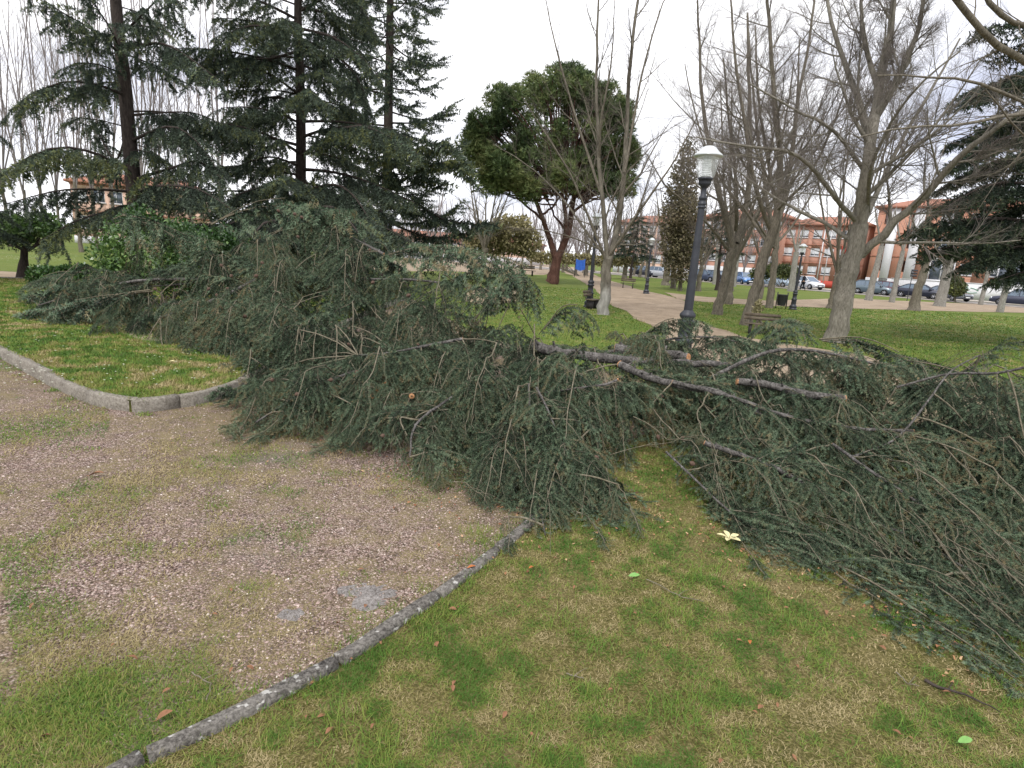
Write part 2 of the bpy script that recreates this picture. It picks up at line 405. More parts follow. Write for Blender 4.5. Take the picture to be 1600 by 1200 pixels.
def rubble(px, py, sx, sy, rz, seed):
    c = gp(px, py); n = 70; u, v = np.meshgrid(np.linspace(-1, 1, n), np.linspace(-1, 1, n), indexing='ij'); x = c[0] + u * sx * math.cos(rz) - v * sy * math.sin(rz); y = c[1] + u * sx * math.sin(rz) + v * sy * math.cos(rz)
    z = .019 - .030 * (u * u + v * v) ** 1.2 + (fbm(x, y, 9, seed) - .5) * .045 + (vnoise(x, y, 45, seed) - .5) * .008; z = np.minimum(z, .014 + (vnoise(x, y, 60, seed) - .5) * .004)
    i, j = np.meshgrid(np.arange(n - 1), np.arange(n - 1), indexing='ij'); g = G(); g.add(np.stack([x, y, z], -1).reshape(-1, 3), np.stack([i * n + j, (i + 1) * n + j, (i + 1) * n + j + 1, i * n + j + 1], -1).reshape(-1, 4))
    o = g.build('concrete_remnant', M['paving_worn'], smooth=True); tag(o, 'crumbled pale concrete remnant showing through the gravel ' + ('beside the flush kerb' if seed == 1 else 'left of the bigger crumbled remnant'), 'concrete')
rubble(562, 932, .23, .15, .25, 1); rubble(458, 962, .12, .075, .2, 2)
# raised lawn behind the left kerb
def sheet_raised():
    P = np.array(ISL); cen = P.mean(0); f = np.array(tessellate_polygon([[Vector((x, y, 0)) for x, y in P]]))
    v = np.array([[x, y, .115] for x, y in P]); v2 = v.copy(); v2[:, 2] = 0.0; n = len(P)
    a, b2, c = v[f[:, 0]], v[f[:, 1]], v[f[:, 2]]; nz_ = np.cross(b2 - a, c - a)[:, 2]; f[nz_ < 0] = f[nz_ < 0][:, ::-1]
    g = G(); i = np.arange(n); j = (i + 1) % n
    g.add(np.vstack([v, v2]), [f, np.stack([i, j, j + n, i + n], 1)])
    tag(g.build('raised_lawn', M['lawn']), kind='structure')
sheet_raised()

DIRT = [tuple(gp(*q)[:2]) for q in [(868, 418), (905, 438), (930, 452), (946, 470), (985, 492), (1030, 516), (1040, 560), (1060, 600), (1250, 640), (1600, 700), (2000, 780), (2000, 652), (1600, 616), (1450, 588), (1350, 556), (1250, 541), (1160, 527), (1105, 509), (1070, 492), (1078, 474), (1040, 461), (1000, 453), (950, 438), (925, 428), (895, 417)]]
sheet('dirt_path', [np.array(q) for q in DIRT], .010, M['dirt'], ragged=.07)
SIDE = [tuple(gp(*q)[:2]) for q in [(1040, 457), (1100, 464), (1200, 470), (1260, 468), (1330, 466), (1400, 470), (1600, 478), (1900, 494), (1900, 512), (1600, 489), (1430, 485), (1320, 482), (1200, 478), (1100, 472), (1060, 468)]]
sheet('side_path', [np.array(q) for q in SIDE], .014, M['dirt'], ragged=.04)
PLAZA = [tuple(gp(*q)[:2]) for q in [(540, 402), (545, 420), (640, 424), (700, 424), (850, 430), (880, 420), (868, 414), (760, 407), (640, 400)]]
sheet('far_path', [np.array(q) for q in PLAZA], .012, M['dirt'], ragged=.03)
sheet('strip_path', [gp(*q)[:2] for q in [(-300, 405), (0, 424), (70, 428), (320, 434), (560, 438), (560, 444), (320, 440), (60, 439), (0, 438), (-300, 424)]], .008, M['dirt'], ragged=.03)
sheet('bare_patch', [gp(*q)[:2] for q in [(735, 452), (800, 447), (830, 455), (812, 470), (760, 478), (722, 470)]], .016, M['dirt'], ragged=.05)
sheet('bare_earth', [gp(*q)[:2] for q in [(168, 512), (240, 498), (330, 520), (300, 548), (215, 545), (180, 530)]], .121, M['dirt'], ragged=.06)

# road with kerb and far pavement
road_lo = [(880, 424), (1000, 431), (1100, 440), (1200, 449), (1300, 457), (1450, 470), (1620, 484), (1900, 508)]
RL = np.array([gp(*q)[:2] for q in road_lo])
dirv = nrm((RL[-2] - RL[0])[None])[0]; nrv = np.array([-dirv[1], dirv[0]])
if nrv[1] < 0: nrv = -nrv
R0, R1 = RL[2] - dirv * 160, RL[5] + dirv * 120
W_ROAD = 9.0
sheet('road', [R0, R1, R1 + nrv * W_ROAD, R0 + nrv * W_ROAD], .018, M['asphalt'], ragged=0)
def strip3(name, a, b2, wd, h, material):
    g = G(); c = (a + b2) / 2; L = np.linalg.norm(b2 - a)
    box(g, c[0], c[1], h / 2, L, wd, h, math.atan2(dirv[1], dirv[0])); return tag(g.build(name, material), kind='structure')
strip3('pavement', R0 + nrv * (W_ROAD + 2.0), R1 + nrv * (W_ROAD + 2.0), 4.0, .13, M['paving'])
strip3('road_kerb', R0 - nrv * .1, R1 - nrv * .1, .2, .10, M['paving'])

m, nt, b = mat('pale_kerb_concrete', rough=.9, spec=.15); M['kerb_pale'] = m
c = mixc(nt, .35, ramp(nt, noise(nt, 4, 6, .7), [(.3, (.11, .095, .075)), (.5, (.20, .178, .145)), (.7, (.30, .275, .235))]), ramp(nt, noise(nt, 50, 4, .75), [(.4, (.06, .055, .045)), (.6, (.40, .37, .33))])); nt.links.new(c, b.inputs['Base Color']); bump(nt, b, noise(nt, 50, 4, .7), .8, .01)
def offset_line(P, d):
    P = np.asarray(P, float); T = np.gradient(P, axis=0); T /= np.linalg.norm(T, axis=1)[:, None]
    return P + np.stack([-T[:, 1], T[:, 0]], 1) * d
def kerb_run(name, P, width, height, z0, seg, gap, label, cat, group, rnd=.012, base=None):
    """run of separate kerb stones following a curve"""
    P = np.asarray(P, float); d = np.concatenate([[0], np.cumsum(np.linalg.norm(np.diff(P, axis=0), axis=1))])
    g = G(); s = 0.0; k = 0
    while s < d[-1] - .1:
        L = min(seg * (1 + rng.uniform(-.12, .12)), d[-1] - s - .01)
        n = 7; ss = np.linspace(s, s + L - gap, n)
        c = np.stack([np.interp(ss, d, P[:, 0]), np.interp(ss, d, P[:, 1])], 1)
        T = np.gradient(c, axis=0); T /= np.linalg.norm(T, axis=1)[:, None]; N = np.stack([-T[:, 1], T[:, 0]], 1)
        dz = rng.normal(0, .006); tilt = rng.normal(0, .006)
        prof = [(-.5, z0), (-.5, height - rnd), (-.5 + rnd / width, height), (.5 - rnd / width, height), (.5, height - rnd), (.5, z0)]
        V = []
        for i in range(n):
            for (u, z) in prof:
                e = rng.normal(0, .0032); p = c[i] + N[i] * (u * width + e)
                V.append([p[0], p[1], z + (dz + tilt * u + rng.normal(0, .0018) if z > z0 else 0)])
        m_ = len(prof); F = [[i * m_ + j, (i + 1) * m_ + j, (i + 1) * m_ + j + 1, i * m_ + j + 1] for i in range(n - 1) for j in range(m_ - 1)]
        F4 = [[0, 1, 4, 5], [1, 2, 3, 4]]; o2 = (n - 1) * m_
        F4 += [[o2 + q for q in r[::-1]] for r in F4]
        g.add(V, [np.array(F), np.array(F4)]); s += L; k += 1
    o = g.build(name, base or M['kerb']); tag(o, label, cat, group); return o
kd = smooth_path(np.array([[x, y, 0] for x, y in kerb_w]), 60)[:, :2]
kerb_run('garden_kerb', offset_line(kd, 0), .064, .035, -.05, .62, .018, 'flush weathered concrete kerb dividing the gravel from the near lawn', 'kerb', None)
kd2 = smooth_path(np.array([[x, y, 0] for x, y in isl_w]), 90)[:, :2]
kerb_run('raised_kerb', offset_line(kd2, 0), .092, .130, -.03, .95, .012, 'raised curved concrete kerb holding the lawn on the left', 'kerb', None, .02, M['kerb_pale'])
kf = np.array([gp(*q)[:2] for q in [(-300, 433), (-100, 438), (0, 441), (60, 442), (180, 440)]])
kerb_run('far_kerb', smooth_path(np.c_[kf, np.zeros(5)], 40)[:, :2], .13, .15, -.03, 1.2, .01, 'thin pale kerb along the far side of the left lawn', 'kerb', None, .02)

# ------------------------------------------------------------------ grass and stones
def seen(P, mx=110, my=90):
    px, py, z = proj(P); return (z > .3) & (px > -mx) & (px < 1600 + mx) & (py < 1200 + my) & (py > 300)
def blades(x, y, z, ln, wd, tint, lean=.75, curl=.5):
    n = len(x); az = rng.uniform(0, 2 * PI, n); le = np.abs(rng.normal(lean, .35, n)).clip(.05, 1.45)
    d = np.stack([np.cos(az) * np.sin(le), np.sin(az) * np.sin(le), np.cos(le)], 1)
    s = np.stack([-np.sin(az), np.cos(az), np.zeros(n)], 1)
    tw = rng.uniform(-1, 1, n)[:, None]; s = nrm(s + np.stack([np.cos(az), np.sin(az), np.zeros(n)], 1) * tw * .5)
    b0 = np.stack([x, y, z], 1); m_ = b0 + d * (ln * .55)[:, None]
    d2 = nrm(d + np.stack([np.cos(az), np.sin(az), -np.ones(n) * .6], 1) * curl * rng.uniform(.1, 1, n)[:, None])
    t = m_ + d2 * (ln * .5)[:, None]; t[:, 2] = np.maximum(t[:, 2], z + .003)
    h = (wd / 2)[:, None] * s
    V = np.stack([b0 - h, b0 + h, m_ + h * .8, m_ - h * .8, t], 1)
    i = np.arange(n)[:, None] * 5
    return V.reshape(-1, 3), [i + np.array([[0, 1, 2, 3]]), i + np.array([[3, 2, 4]])], np.repeat(tint, 5)
M['grass'] = tint_mat('grass_blades', [(0, (.070, .150, .020)), (.22, (.108, .200, .030)), (.40, (.178, .252, .044)), (.56, (.245, .248, .062)), (.74, (.30, .25, .105)), (1, (.45, .37, .20))], .6, .25, .25)

def scatter(n, dmin, dmax, power=1.0):
    """points on the ground in a fan before the camera"""
    u = rng.uniform(0, 1, n); d = dmin * (dmax / dmin) ** u if power == 0 else (dmin ** power + u * (dmax ** power - dmin ** power)) ** (1 / power)
    px = rng.uniform(-.98, 1.12, n); return d * px, d
def lawn_green(x, y):
    return fbm(x, y, 1.3, 3) * .24 + fbm(x, y, 4.2, 7) * .34 + vnoise(x, y, 13, 3) * .42
gr = G()
# near lawn in the foreground and the tufts along the kerb
x, y = scatter(640000, 1.0, 8.2, .7)
inn = inpoly(x, y, LAWN_N); k = inn & seen(np.stack([x, y, x * 0], 1)); x, y = x[k], y[k]
# keep off the kerb
def near_line(x, y, P, w_):
    r = np.zeros(len(x), bool)
    for a, b2 in zip(P[:-1], P[1:]):
        ab = b2 - a; t = (((x - a[0]) * ab[0] + (y - a[1]) * ab[1]) / (ab @ ab)).clip(0, 1)
        r |= np.hypot(x - a[0] - ab[0] * t, y - a[1] - ab[1] * t) < w_
    return r
k = ~near_line(x, y, kd[::3], .036); x, y = x[k], y[k]
gq = lawn_green(x, y); bare = fbm(x, y, 2.2, 31) * .6 + fbm(x, y, 9, 5) * .4
k = rng.uniform(0, 1, len(x)) < np.clip(1.25 - (bare - .42) * 4.5, .22, 1); x, y, gq, bare = x[k], y[k], gq[k], bare[k]
tint = np.clip(.45 + (.5 - gq) * 2.9 + rng.normal(0, .20, len(x)) + (bare - .5) * .9, 0, 1)
ln = rng.uniform(.010, .034, len(x)) * np.clip(.7 + (gq - .4) * 2.0, .6, 1.5); d = np.hypot(x, y)
wd = rng.uniform(.0014, .0034, len(x)) * np.clip(d / 2.6, .8, 2.2)
gr.add(*[blades(x, y, x * 0 + .004, ln, wd, tint, 1.1)[i] for i in (0, 1, 2)])
def tufts(cx, cy, n, sp, ln0, tint0, z=.004, lean=.75):
    for a, b2, nn_, s_, l_, t_ in zip(cx, cy, n, sp, ln0, tint0):
        x = a + rng.normal(0, s_, nn_); y = b2 + rng.normal(0, s_, nn_)
        V = blades(x, y, x * 0 + z, rng.uniform(.5, 1.25, nn_) * l_, rng.uniform(.0016, .0034, nn_) * max(1, math.hypot(a, b2) / 3), np.clip(t_ + rng.normal(0, .09, nn_), 0, 1), lean)
        gr.add(V[0], V[1], V[2])
tp = [(1070, 1110, .3), (1110, 1085, .3), (1045, 1120, .25), (850, 1180, .3), (660, 1000, .32), (700, 960, .36), (1440, 1140, .3), (1570, 1090, .2), (1090, 905, .33), (1120, 890, .35), (880, 975, .35), (920, 1010, .25),
      (600, 1180, .4), (1240, 980, .3), (1050, 960, .35), (760, 850, .42), (745, 835, .42), (1275, 1040, .3), (930, 1100, .35), (540, 1130, .4), (1330, 880, .4)]
q = np.array([gp(a, b_) for a, b_, _ in tp]); tufts(q[:, 0], q[:, 1], [130] * len(tp), [.055] * len(tp), [.055] * len(tp), [t for _, _, t in tp])
# lush strip on the gravel side at the bottom left
tl = []
for _ in range(260):
    a, b_ = rng.uniform(-60, 420), rng.uniform(1050, 1235)
    if vnoise(a, b_, .016, 3) < .56 - (b_ - 1100) / 700: continue
    if b_ > 1225 - (a - 150) * .47 + 0 and a > 150: continue
    tl.append((a, b_))
q = np.array([gp(*t) for t in tl]); tufts(q[:, 0], q[:, 1], [60] * len(tl), [.05] * len(tl), [.030] * len(tl), np.clip(rng.normal(.42, .16, len(tl)), .05, .7), .008, .95)
# weeds hugging both kerbs
for P, off, cnt, z_ in ((kd, -.07, 70, .008), (kd, .06, 60, .006), (kd2, -.10, 70, .008), (kd2, .10, 160, .118)):
    Q = offset_line(P, -off if P is kd else off) if False else offset_line(P, off)
    ii = rng.integers(4, len(Q) - 4, cnt); j = rng.normal(0, .03, (cnt, 2))
    tufts(Q[ii, 0] + j[:, 0], Q[ii, 1] + j[:, 1], [30] * cnt, [.035] * cnt, [.034] * cnt, np.clip(rng.normal(.42, .14, cnt), .05, .9), z_)
# sparse moss and thin grass over the gravel
x, y = scatter(430000, 1.1, 7.5, .8); k = inpoly(x, y, GRAV) & ~inpoly(x, y, ISL) & seen(np.stack([x, y, x * 0], 1)); x, y = x[k], y[k]
px, py, _ = proj(np.stack([x, y, x * 0], 1))
moss = fbm(x, y, .9, 41) * .55 + fbm(x, y, 3.6, 17) * .45
cover = np.clip((moss - .47) * 7, 0, 1) * .85
cover = np.maximum(cover, np.clip((py - 800 - .60 * np.minimum(px, 420)) / 130 + (moss - .5) * 4.5, 0, .97) * (px < 640))
cover = np.maximum(cover, np.clip((py - 1050) / 110 + (moss - .5) * 6, 0, .9))
cover = np.maximum(cover, np.clip(1 - np.abs(py - (640 + .22 * (200 - px))) / 40, 0, .8) * (px < 170))
k = rng.uniform(0, 1, len(x)) < cover; x, y, moss = x[k], y[k], moss[k]
tint = np.clip(.53 + (.5 - fbm(x, y, 2.6, 77)) * 1.9 + rng.normal(0, .15, len(x)), 0, 1)
V = blades(x, y, x * 0 + .008, rng.uniform(.010, .032, len(x)), rng.uniform(.0014, .003, len(x)) * np.clip(np.hypot(x, y) / 2.6, .8, 2.2), tint, 1.0); gr.add(*V)
tag(gr.build('grass', M['grass']), 'short patchy green and straw coloured grass around the camera', kind='stuff')
# mid-distance grass: raised island and the lawns behind the pile
gr = G()
x, y = scatter(900000, 4.5, 17, .6); keep = inpoly(x, y, ISL) & (x < .5) & seen(np.stack([x, y, x * 0], 1), 30, 0); x, y = x[keep][:190000], y[keep][:190000]
gq = lawn_green(x * .6, y * .6); tint = np.clip(.46 + (.5 - gq) * 2.4 + rng.normal(0, .12, len(x)), 0, 1)
gr.add(*blades(x, y, x * 0 + .115, rng.uniform(.02, .05, len(x)), rng.uniform(.004, .008, len(x)) * np.clip(np.hypot(x, y) / 7, .7, 2), tint, .9))
x, y = scatter(260000, 7, 34, .6); kk = ~inpoly(x, y, ISL) & ~inpoly(x, y, DIRT) & ~inpoly(x, y, SIDE) & ~inpoly(x, y, GRAV) & ~inpoly(x, y, LAWN_N) & seen(np.stack([x, y, x * 0], 1), 30, 0) & (x > -3); x, y = x[kk], y[kk]
d = np.hypot(x, y); gq = lawn_green(x * .4, y * .4); tint = np.clip(.34 + (.5 - gq) * 2.0 + rng.normal(0, .12, len(x)), 0, 1)
gr.add(*blades(x, y, x * 0, rng.uniform(.03, .06, len(x)), rng.uniform(.006, .012, len(x)) * d / 9, tint, .95))
tag(gr.build('lawn_grass', M['grass']), 'mown green grass of the lawns beyond the fallen branches', kind='stuff')

# loose chips on the gravel path
M['chips'] = tint_mat('gravel_chips', [(0, (.075, .062, .058)), (.3, (.18, .128, .110)), (.65, (.34, .245, .212)), (.9, (.54, .44, .39)), (1, (.75, .71, .64))], .8, .25)
x, y = scatter(210000, 1.3, 7.5, .9); k = inpoly(x, y, GRAV) & ~inpoly(x, y, ISL) & ~near_line(x, y, kd2[::3], .07) & seen(np.stack([x, y, x * 0], 1)); x, y = x[k], y[k]
px, py, _ = proj(np.stack([x, y, x * 0], 1)); f = fbm(x, y, .9, 41) * .55 + fbm(x, y, 3.6, 17) * .45
k = (rng.uniform(0, 1, len(x)) < np.clip(1.2 - (f - .46) * 5, .25, 1)) & ~((py - 800 - .60 * np.minimum(px, 420) > 60) & (px < 640) & (rng.uniform(0, 1, len(x)) < .75)); x, y = x[k][:130000], y[k][:130000]
n = len(x); r = (rng.lognormal(0, .38, n) * .0042).clip(.002, .012)
oc = np.array([[1, 0, 0], [0, 1, 0], [-1, 0, 0], [0, -1, 0], [0, 0, 1]], float)
a = rng.uniform(0, 2 * PI, n); ca, sa = np.cos(a), np.sin(a); jit = rng.uniform(.65, 1.25, (n, 5))
v = oc[None] * jit[..., None] * r[:, None, None] * np.array([1, .75, .55]); v[:, 4, :2] += rng.normal(0, .25, (n, 2)) * r[:, None]
vx = v[..., 0] * ca[:, None] - v[..., 1] * sa[:, None] + x[:, None]; vy = v[..., 0] * sa[:, None] + v[..., 1] * ca[:, None] + y[:, None]
V = np.stack([vx, vy, v[..., 2] + .0065], -1).reshape(-1, 3)
F = (np.arange(n)[:, None, None] * 5 + np.array([[0, 1, 4], [1, 2, 4], [2, 3, 4], [3, 0, 4]])[None]).reshape(-1, 3)
g = G(); g.add(V, F, np.repeat(rng.beta(2, 2.2, n), 5)); tag(g.build('gravel_chips', M['chips']), 'loose pinkish grey stone chips on the gravel path', kind='stuff')
# ================================================================== CEDAR SPRAYS
def needle_tris(P, D, n, ln, wd, fwd=.45, tint=None, r=None):
    r = r or rng
    K = len(P); d = r.normal(0, 1, (K, n, 3)); D = D[:, None, :]
    d -= (d * D).sum(-1, keepdims=True) * D; d = nrm(d) + D * (fwd + r.uniform(-.2, .3, (K, n, 1))); d = nrm(d)
    s = nrm(np.cross(d, r.normal(0, 1, (K, n, 3)))) * wd / 2; L = ln * r.uniform(.7, 1.15, (K, n, 1)); p = P[:, None, :] + d * 0
    V = np.stack([p - s, p + s, p + d * L], 2).reshape(-1, 3)
    F = np.arange(len(V)).reshape(-1, 3)
    t = np.full(K, .5) if tint is None else tint
    return V, F, np.repeat(np.clip(np.repeat(t, n) + r.normal(0, .07, K * n), 0, 1), 3)

def make_spray(seed, side_n=26, sub=5, space=.013, per=6, ln=.022, wd=.0035, width=.42, bare=.05, jit=.10):
    """flat cedar branchlet of unit length along +x: wood polylines and needles"""
    r = np.random.default_rng(seed)
    K = 9; u = np.linspace(0, 1, K); wy = np.cumsum(r.normal(0, .012, K)); wz = np.cumsum(r.normal(0, .008, K))
    ax = np.stack([u, wy - wy[0], wz - wz[0]], 1); wood = [(ax, .0065, .0018)]; polys = [(ax, .15)]
    for i in range(side_n):
        t = .06 + .9 * (i + r.uniform(-.3, .3)) / side_n; sg = 1 if i % 2 else -1
        L = width * (1 - t) ** .75 * min(1, .35 + t * 3.0) * r.uniform(.65, 1.2) + .05
        p0 = np.array([np.interp(t, u, ax[:, j]) for j in range(3)]); a = math.radians(r.uniform(38, 66)) * sg; up = r.uniform(-.25, .25)
        d = np.array([math.cos(a), math.sin(a), up]); p = [p0]
        for k in range(5):
            d = d + np.array([.14, -.05 * sg, -.07]) + r.normal(0, jit, 3); d /= np.linalg.norm(d); p.append(p[-1] + d * L / 5)
        p = np.array(p); wood.append((p, .0024, .0009)); polys.append((p, bare))
        for j in range(int(sub * (.5 + L / width))):
            tt = r.uniform(.15, .95); q0 = np.array([np.interp(tt * 5, range(6), p[:, z]) for z in range(3)])
            dd = p[min(5, int(tt * 5) + 1)] - p[int(tt * 5)]; dd /= np.linalg.norm(dd); s2 = 1 if j % 2 else -1; b2 = math.radians(r.uniform(35, 65)) * s2
            dd = np.array([dd[0] * math.cos(b2) - dd[1] * math.sin(b2), dd[0] * math.sin(b2) + dd[1] * math.cos(b2), dd[2] + r.uniform(-.45, .2)])
            l2 = L * r.uniform(.18, .42); q = [q0]
            for k in range(3):
                dd = dd + r.normal(0, .12, 3) + np.array([.05, 0, -.06]); dd /= np.linalg.norm(dd); q.append(q[-1] + dd * l2 / 3)
            q = np.array(q); wood.append((q, .0012, .0007)); polys.append((q, 0))
    P, D, T = [], [], []
    for p, b0 in polys:
        seg = np.diff(p, axis=0); L = np.linalg.norm(seg, axis=1); tot = L.sum(); n = max(1, int(tot * (1 - b0) / space))
        s = (b0 + (1 - b0) * (np.arange(n) + r.uniform(0, 1, n)) / n) * tot; c = np.concatenate([[0], np.cumsum(L)])
        P.append(np.stack([np.interp(s, c, p[:, z]) for z in range(3)], 1)); i = np.clip(np.searchsorted(c, s) - 1, 0, len(L) - 1)
        D.append(seg[i] / L[i][:, None]); T.append(np.full(n, .46 + r.normal(0, .20)) + (s / tot - .5) * .75)  # old inner needles dark, young tips pale; the gradient also paints in self-shading
    V, F, t = needle_tris(np.concatenate(P), np.concatenate(D), per, ln, wd, tint=np.concatenate(T), r=r)
    WV, WF = [], []; o = 0
    for p, r0, r1 in wood:
        a, f = tubes(p[None], np.linspace(r0, r1, len(p))[None], 3); WV.append(a); WF.append(f + o); o += len(a)
    return dict(v=V, f=F, t=t, wv=np.concatenate(WV), wf=np.concatenate(WF))

def put_spray(gn, gw, T, path, up=(0, 0, 1), width=1.0, droop=.25, tint=0.0, floor=None, wood=True, thick=1.0):
    """bend a unit spray along a 3D path; droop lets the sides hang"""
    path = np.asarray(path, float); K = len(path); d = np.concatenate([[0], np.cumsum(np.linalg.norm(np.diff(path, axis=0), axis=1))]); Lt = d[-1]; u = d / Lt
    TT = nrm(np.gradient(path, axis=0)); upv = np.broadcast_to(np.asarray(up, float), TT.shape); Sd = nrm(np.cross(upv, TT)); N = np.cross(TT, Sd)
    def mapv(v):
        x = v[:, 0]; xc = x.clip(0, 1); ip = lambda A: np.stack([np.interp(xc, u, A[:, j]) for j in range(3)], 1)
        C, S_, N_, T_ = ip(path), ip(Sd), ip(N), ip(TT); y = v[:, 1] * Lt * width; z = v[:, 2] * Lt * thick
        o = C + S_ * y[:, None] + N_ * z[:, None] + T_ * ((x - xc) * Lt)[:, None]
        o[:, 2] -= droop * np.abs(y) ** 1.5 / max(Lt * .4, .1) ** .5
        if floor is not None: o[:, 2] = np.maximum(o[:, 2], floor + np.abs(z) * .3 + .004)
        return o
    gn.add(mapv(T['v']), T['f'], np.clip(T['t'] + tint, 0, 1))
    if wood and gw is not None: gw.add(mapv(T['wv']), T['wf'])

SPR_NEAR = [make_spray(100 + i, 16, 3.4, 0.0088, 8, .0205, .0046, jit=.17) for i in range(7)]
SPR_MID = [make_spray(200 + i, 16, 3, .015, 7, .026, .0075, jit=.17) for i in range(5)]
SPR_FAR = [make_spray(300 + i, 15, 2, .042, 5, .065, .019, bare=.0) for i in range(4)]
SPR_XFAR = [make_spray(400 + i, 12, 1, .07, 5, .10, .033, bare=.0) for i in range(4)]

# ================================================================== THE FALLEN CEDAR BRANCHES
G_ = None
CT = [  # px, py, Y (None: on the ground), growth direction in the picture
 (40, 500, None, -1, .25), (130, 520, None, -.7, .7), (200, 540, None, -.3, 1), (240, 556, None, -.3, 1), (330, 572, None, -.5, 1), (385, 610, None, -.8, .6), (392, 680, None, -1, .45), (500, 692, None, -.9, .5), (620, 722, None, -.7, .8), (690, 765, None, -.6, 1),
 (750, 800, None, -.4, 1), (830, 838, None, 0, 1), (930, 822, None, .35, 1), (1005, 805, None, .5, 1), (985, 735, None, .3, 1), (1045, 735, None, .3, .8), (1120, 830, None, .6, 1), (1230, 880, None, .8, .9), (1300, 905, None, .9, .8), (1330, 860, None, .8, .8), (1400, 905, None, .8, .8),
 (1480, 985, None, .8, .8), (1560, 1030, None, .9, .7), (1640, 1075, None, .9, .7),
 (50, 455, 11.5, -1, .2), (130, 430, 11.5, -1, .3), (180, 425, 11, -.8, .5), (200, 460, 9.6, -.7, .6), (240, 424, 10.2, -.6, .7), (300, 410, 10.2, -.3, .8), (365, 392, 10.4, .3, .9), (415, 385, 10.8, -.2, .9), (450, 345, 11, -.2, .9), (300, 480, 8.6, -.4, 1),
 (520, 350, 11, .6, .6), (460, 420, 9, -.3, 1), (400, 500, 7.7, -.5, .9), (580, 405, 9.6, .8, .6), (650, 430, 9, .3, .8), (560, 500, 7.4, -.5, .8), (500, 600, 4.95, -.9, .6), (440, 590, 5.4, -.9, .5), (450, 540, 6.4, -.7, .7),
 (700, 445, 8.4, .4, .8), (740, 500, 6.9, -.2, 1), (700, 600, 4.9, -.6, .8), (600, 600, 5.0, -.8, .6), (640, 550, 6.0, -.6, .7), (650, 680, 4.05, -.7, .7), (720, 690, 4.1, -.5, .9), (770, 450, 7.6, .8, .4), (820, 520, 6.5, .6, .7),
 (850, 600, 5.2, -.2, 1), (830, 680, 4.25, 0, 1), (900, 720, 3.95, .3, 1), (780, 740, 3.75, -.3, 1), (930, 560, 6.0, .2, 1), (1000, 552, 6.4, .7, .5), (980, 640, 4.75, .2, 1), (1100, 575, 6.3, .8, .4), (1100, 625, 5.0, .8, .5), (1090, 700, 4.15, .7, .6),
 (1200, 558, 6.5, 1, .3), (1200, 625, 5.1, .9, .5), (1190, 720, 4.0, .8, .7), (1300, 580, 6.3, 1, .3), (1320, 650, 4.9, .9, .5), (1320, 760, 3.75, .8, .7), (1420, 590, 6.0, 1, .4), (1430, 680, 4.6, .9, .5), (1440, 800, 3.45, .8, .7),
 (1560, 580, 6.0, 1, .1), (1560, 700, 4.35, .9, .4), (1560, 850, 3.2, .9, .6), (1700, 600, 5.9, 1, .1), (1720, 760, 4.0, .9, .4), (1760, 950, 3.0, .9, .6)]
def ctw():
    X = []; Dd = []
    for px, py, Y, dx, dy in CT:
        p = gp(px, py, .03) if Y is None else at(px, py, Y); p[2] = max(p[2], .03)
        hy = 346 + .0647 * px + 55; q0 = gp(px, max(py, hy)); q1 = gp(px + dx * 20, max(py, hy) + dy * 20)
        X.append(p); Dd.append(nrm((q1 - q0)[None, :2])[0] * 1.0)
    return np.array(X), np.array(Dd)
CX, CD = ctw()
def hmap(x, y):
    x = np.atleast_1d(x); y = np.atleast_1d(y)
    d2 = (x[:, None] - CX[None, :, 0]) ** 2 + (y[:, None] - CX[None, :, 1]) ** 2
    sc = (.10 + .03 * CX[None, :, 1]) ** 2
    w_ = 1 / (d2 + sc) ** 1.8; w_ /= w_.sum(1, keepdims=True)
    D_ = w_ @ CD
    return w_ @ CX[:, 2], nrm(D_)
front = [(p[0], p[1]) for p, c in zip(CX, CT) if c[2] is None]
back = [at(*q)[:2] for q in [(1800, 600, 6.4), (1560, 570, 6.5), (1420, 565, 6.7), (1300, 550, 7.0), (1200, 520, 7.4), (1100, 530, 7.4), (1000, 520, 7.3), (900, 500, 7.4), (830, 480, 7.6), (770, 440, 8.2), (700, 430, 9.0), (640, 420, 9.8), (580, 395, 10.4), (520, 345, 11.8), (430, 345, 11.6), (370, 388, 10.9), (300, 406, 10.7), (240, 420, 10.7), (180, 430, 11.4), (100, 430, 12.2), (40, 450, 12.2)]]
FOOT = front + [tuple(q) for q in back]
fx = np.array(FOOT)

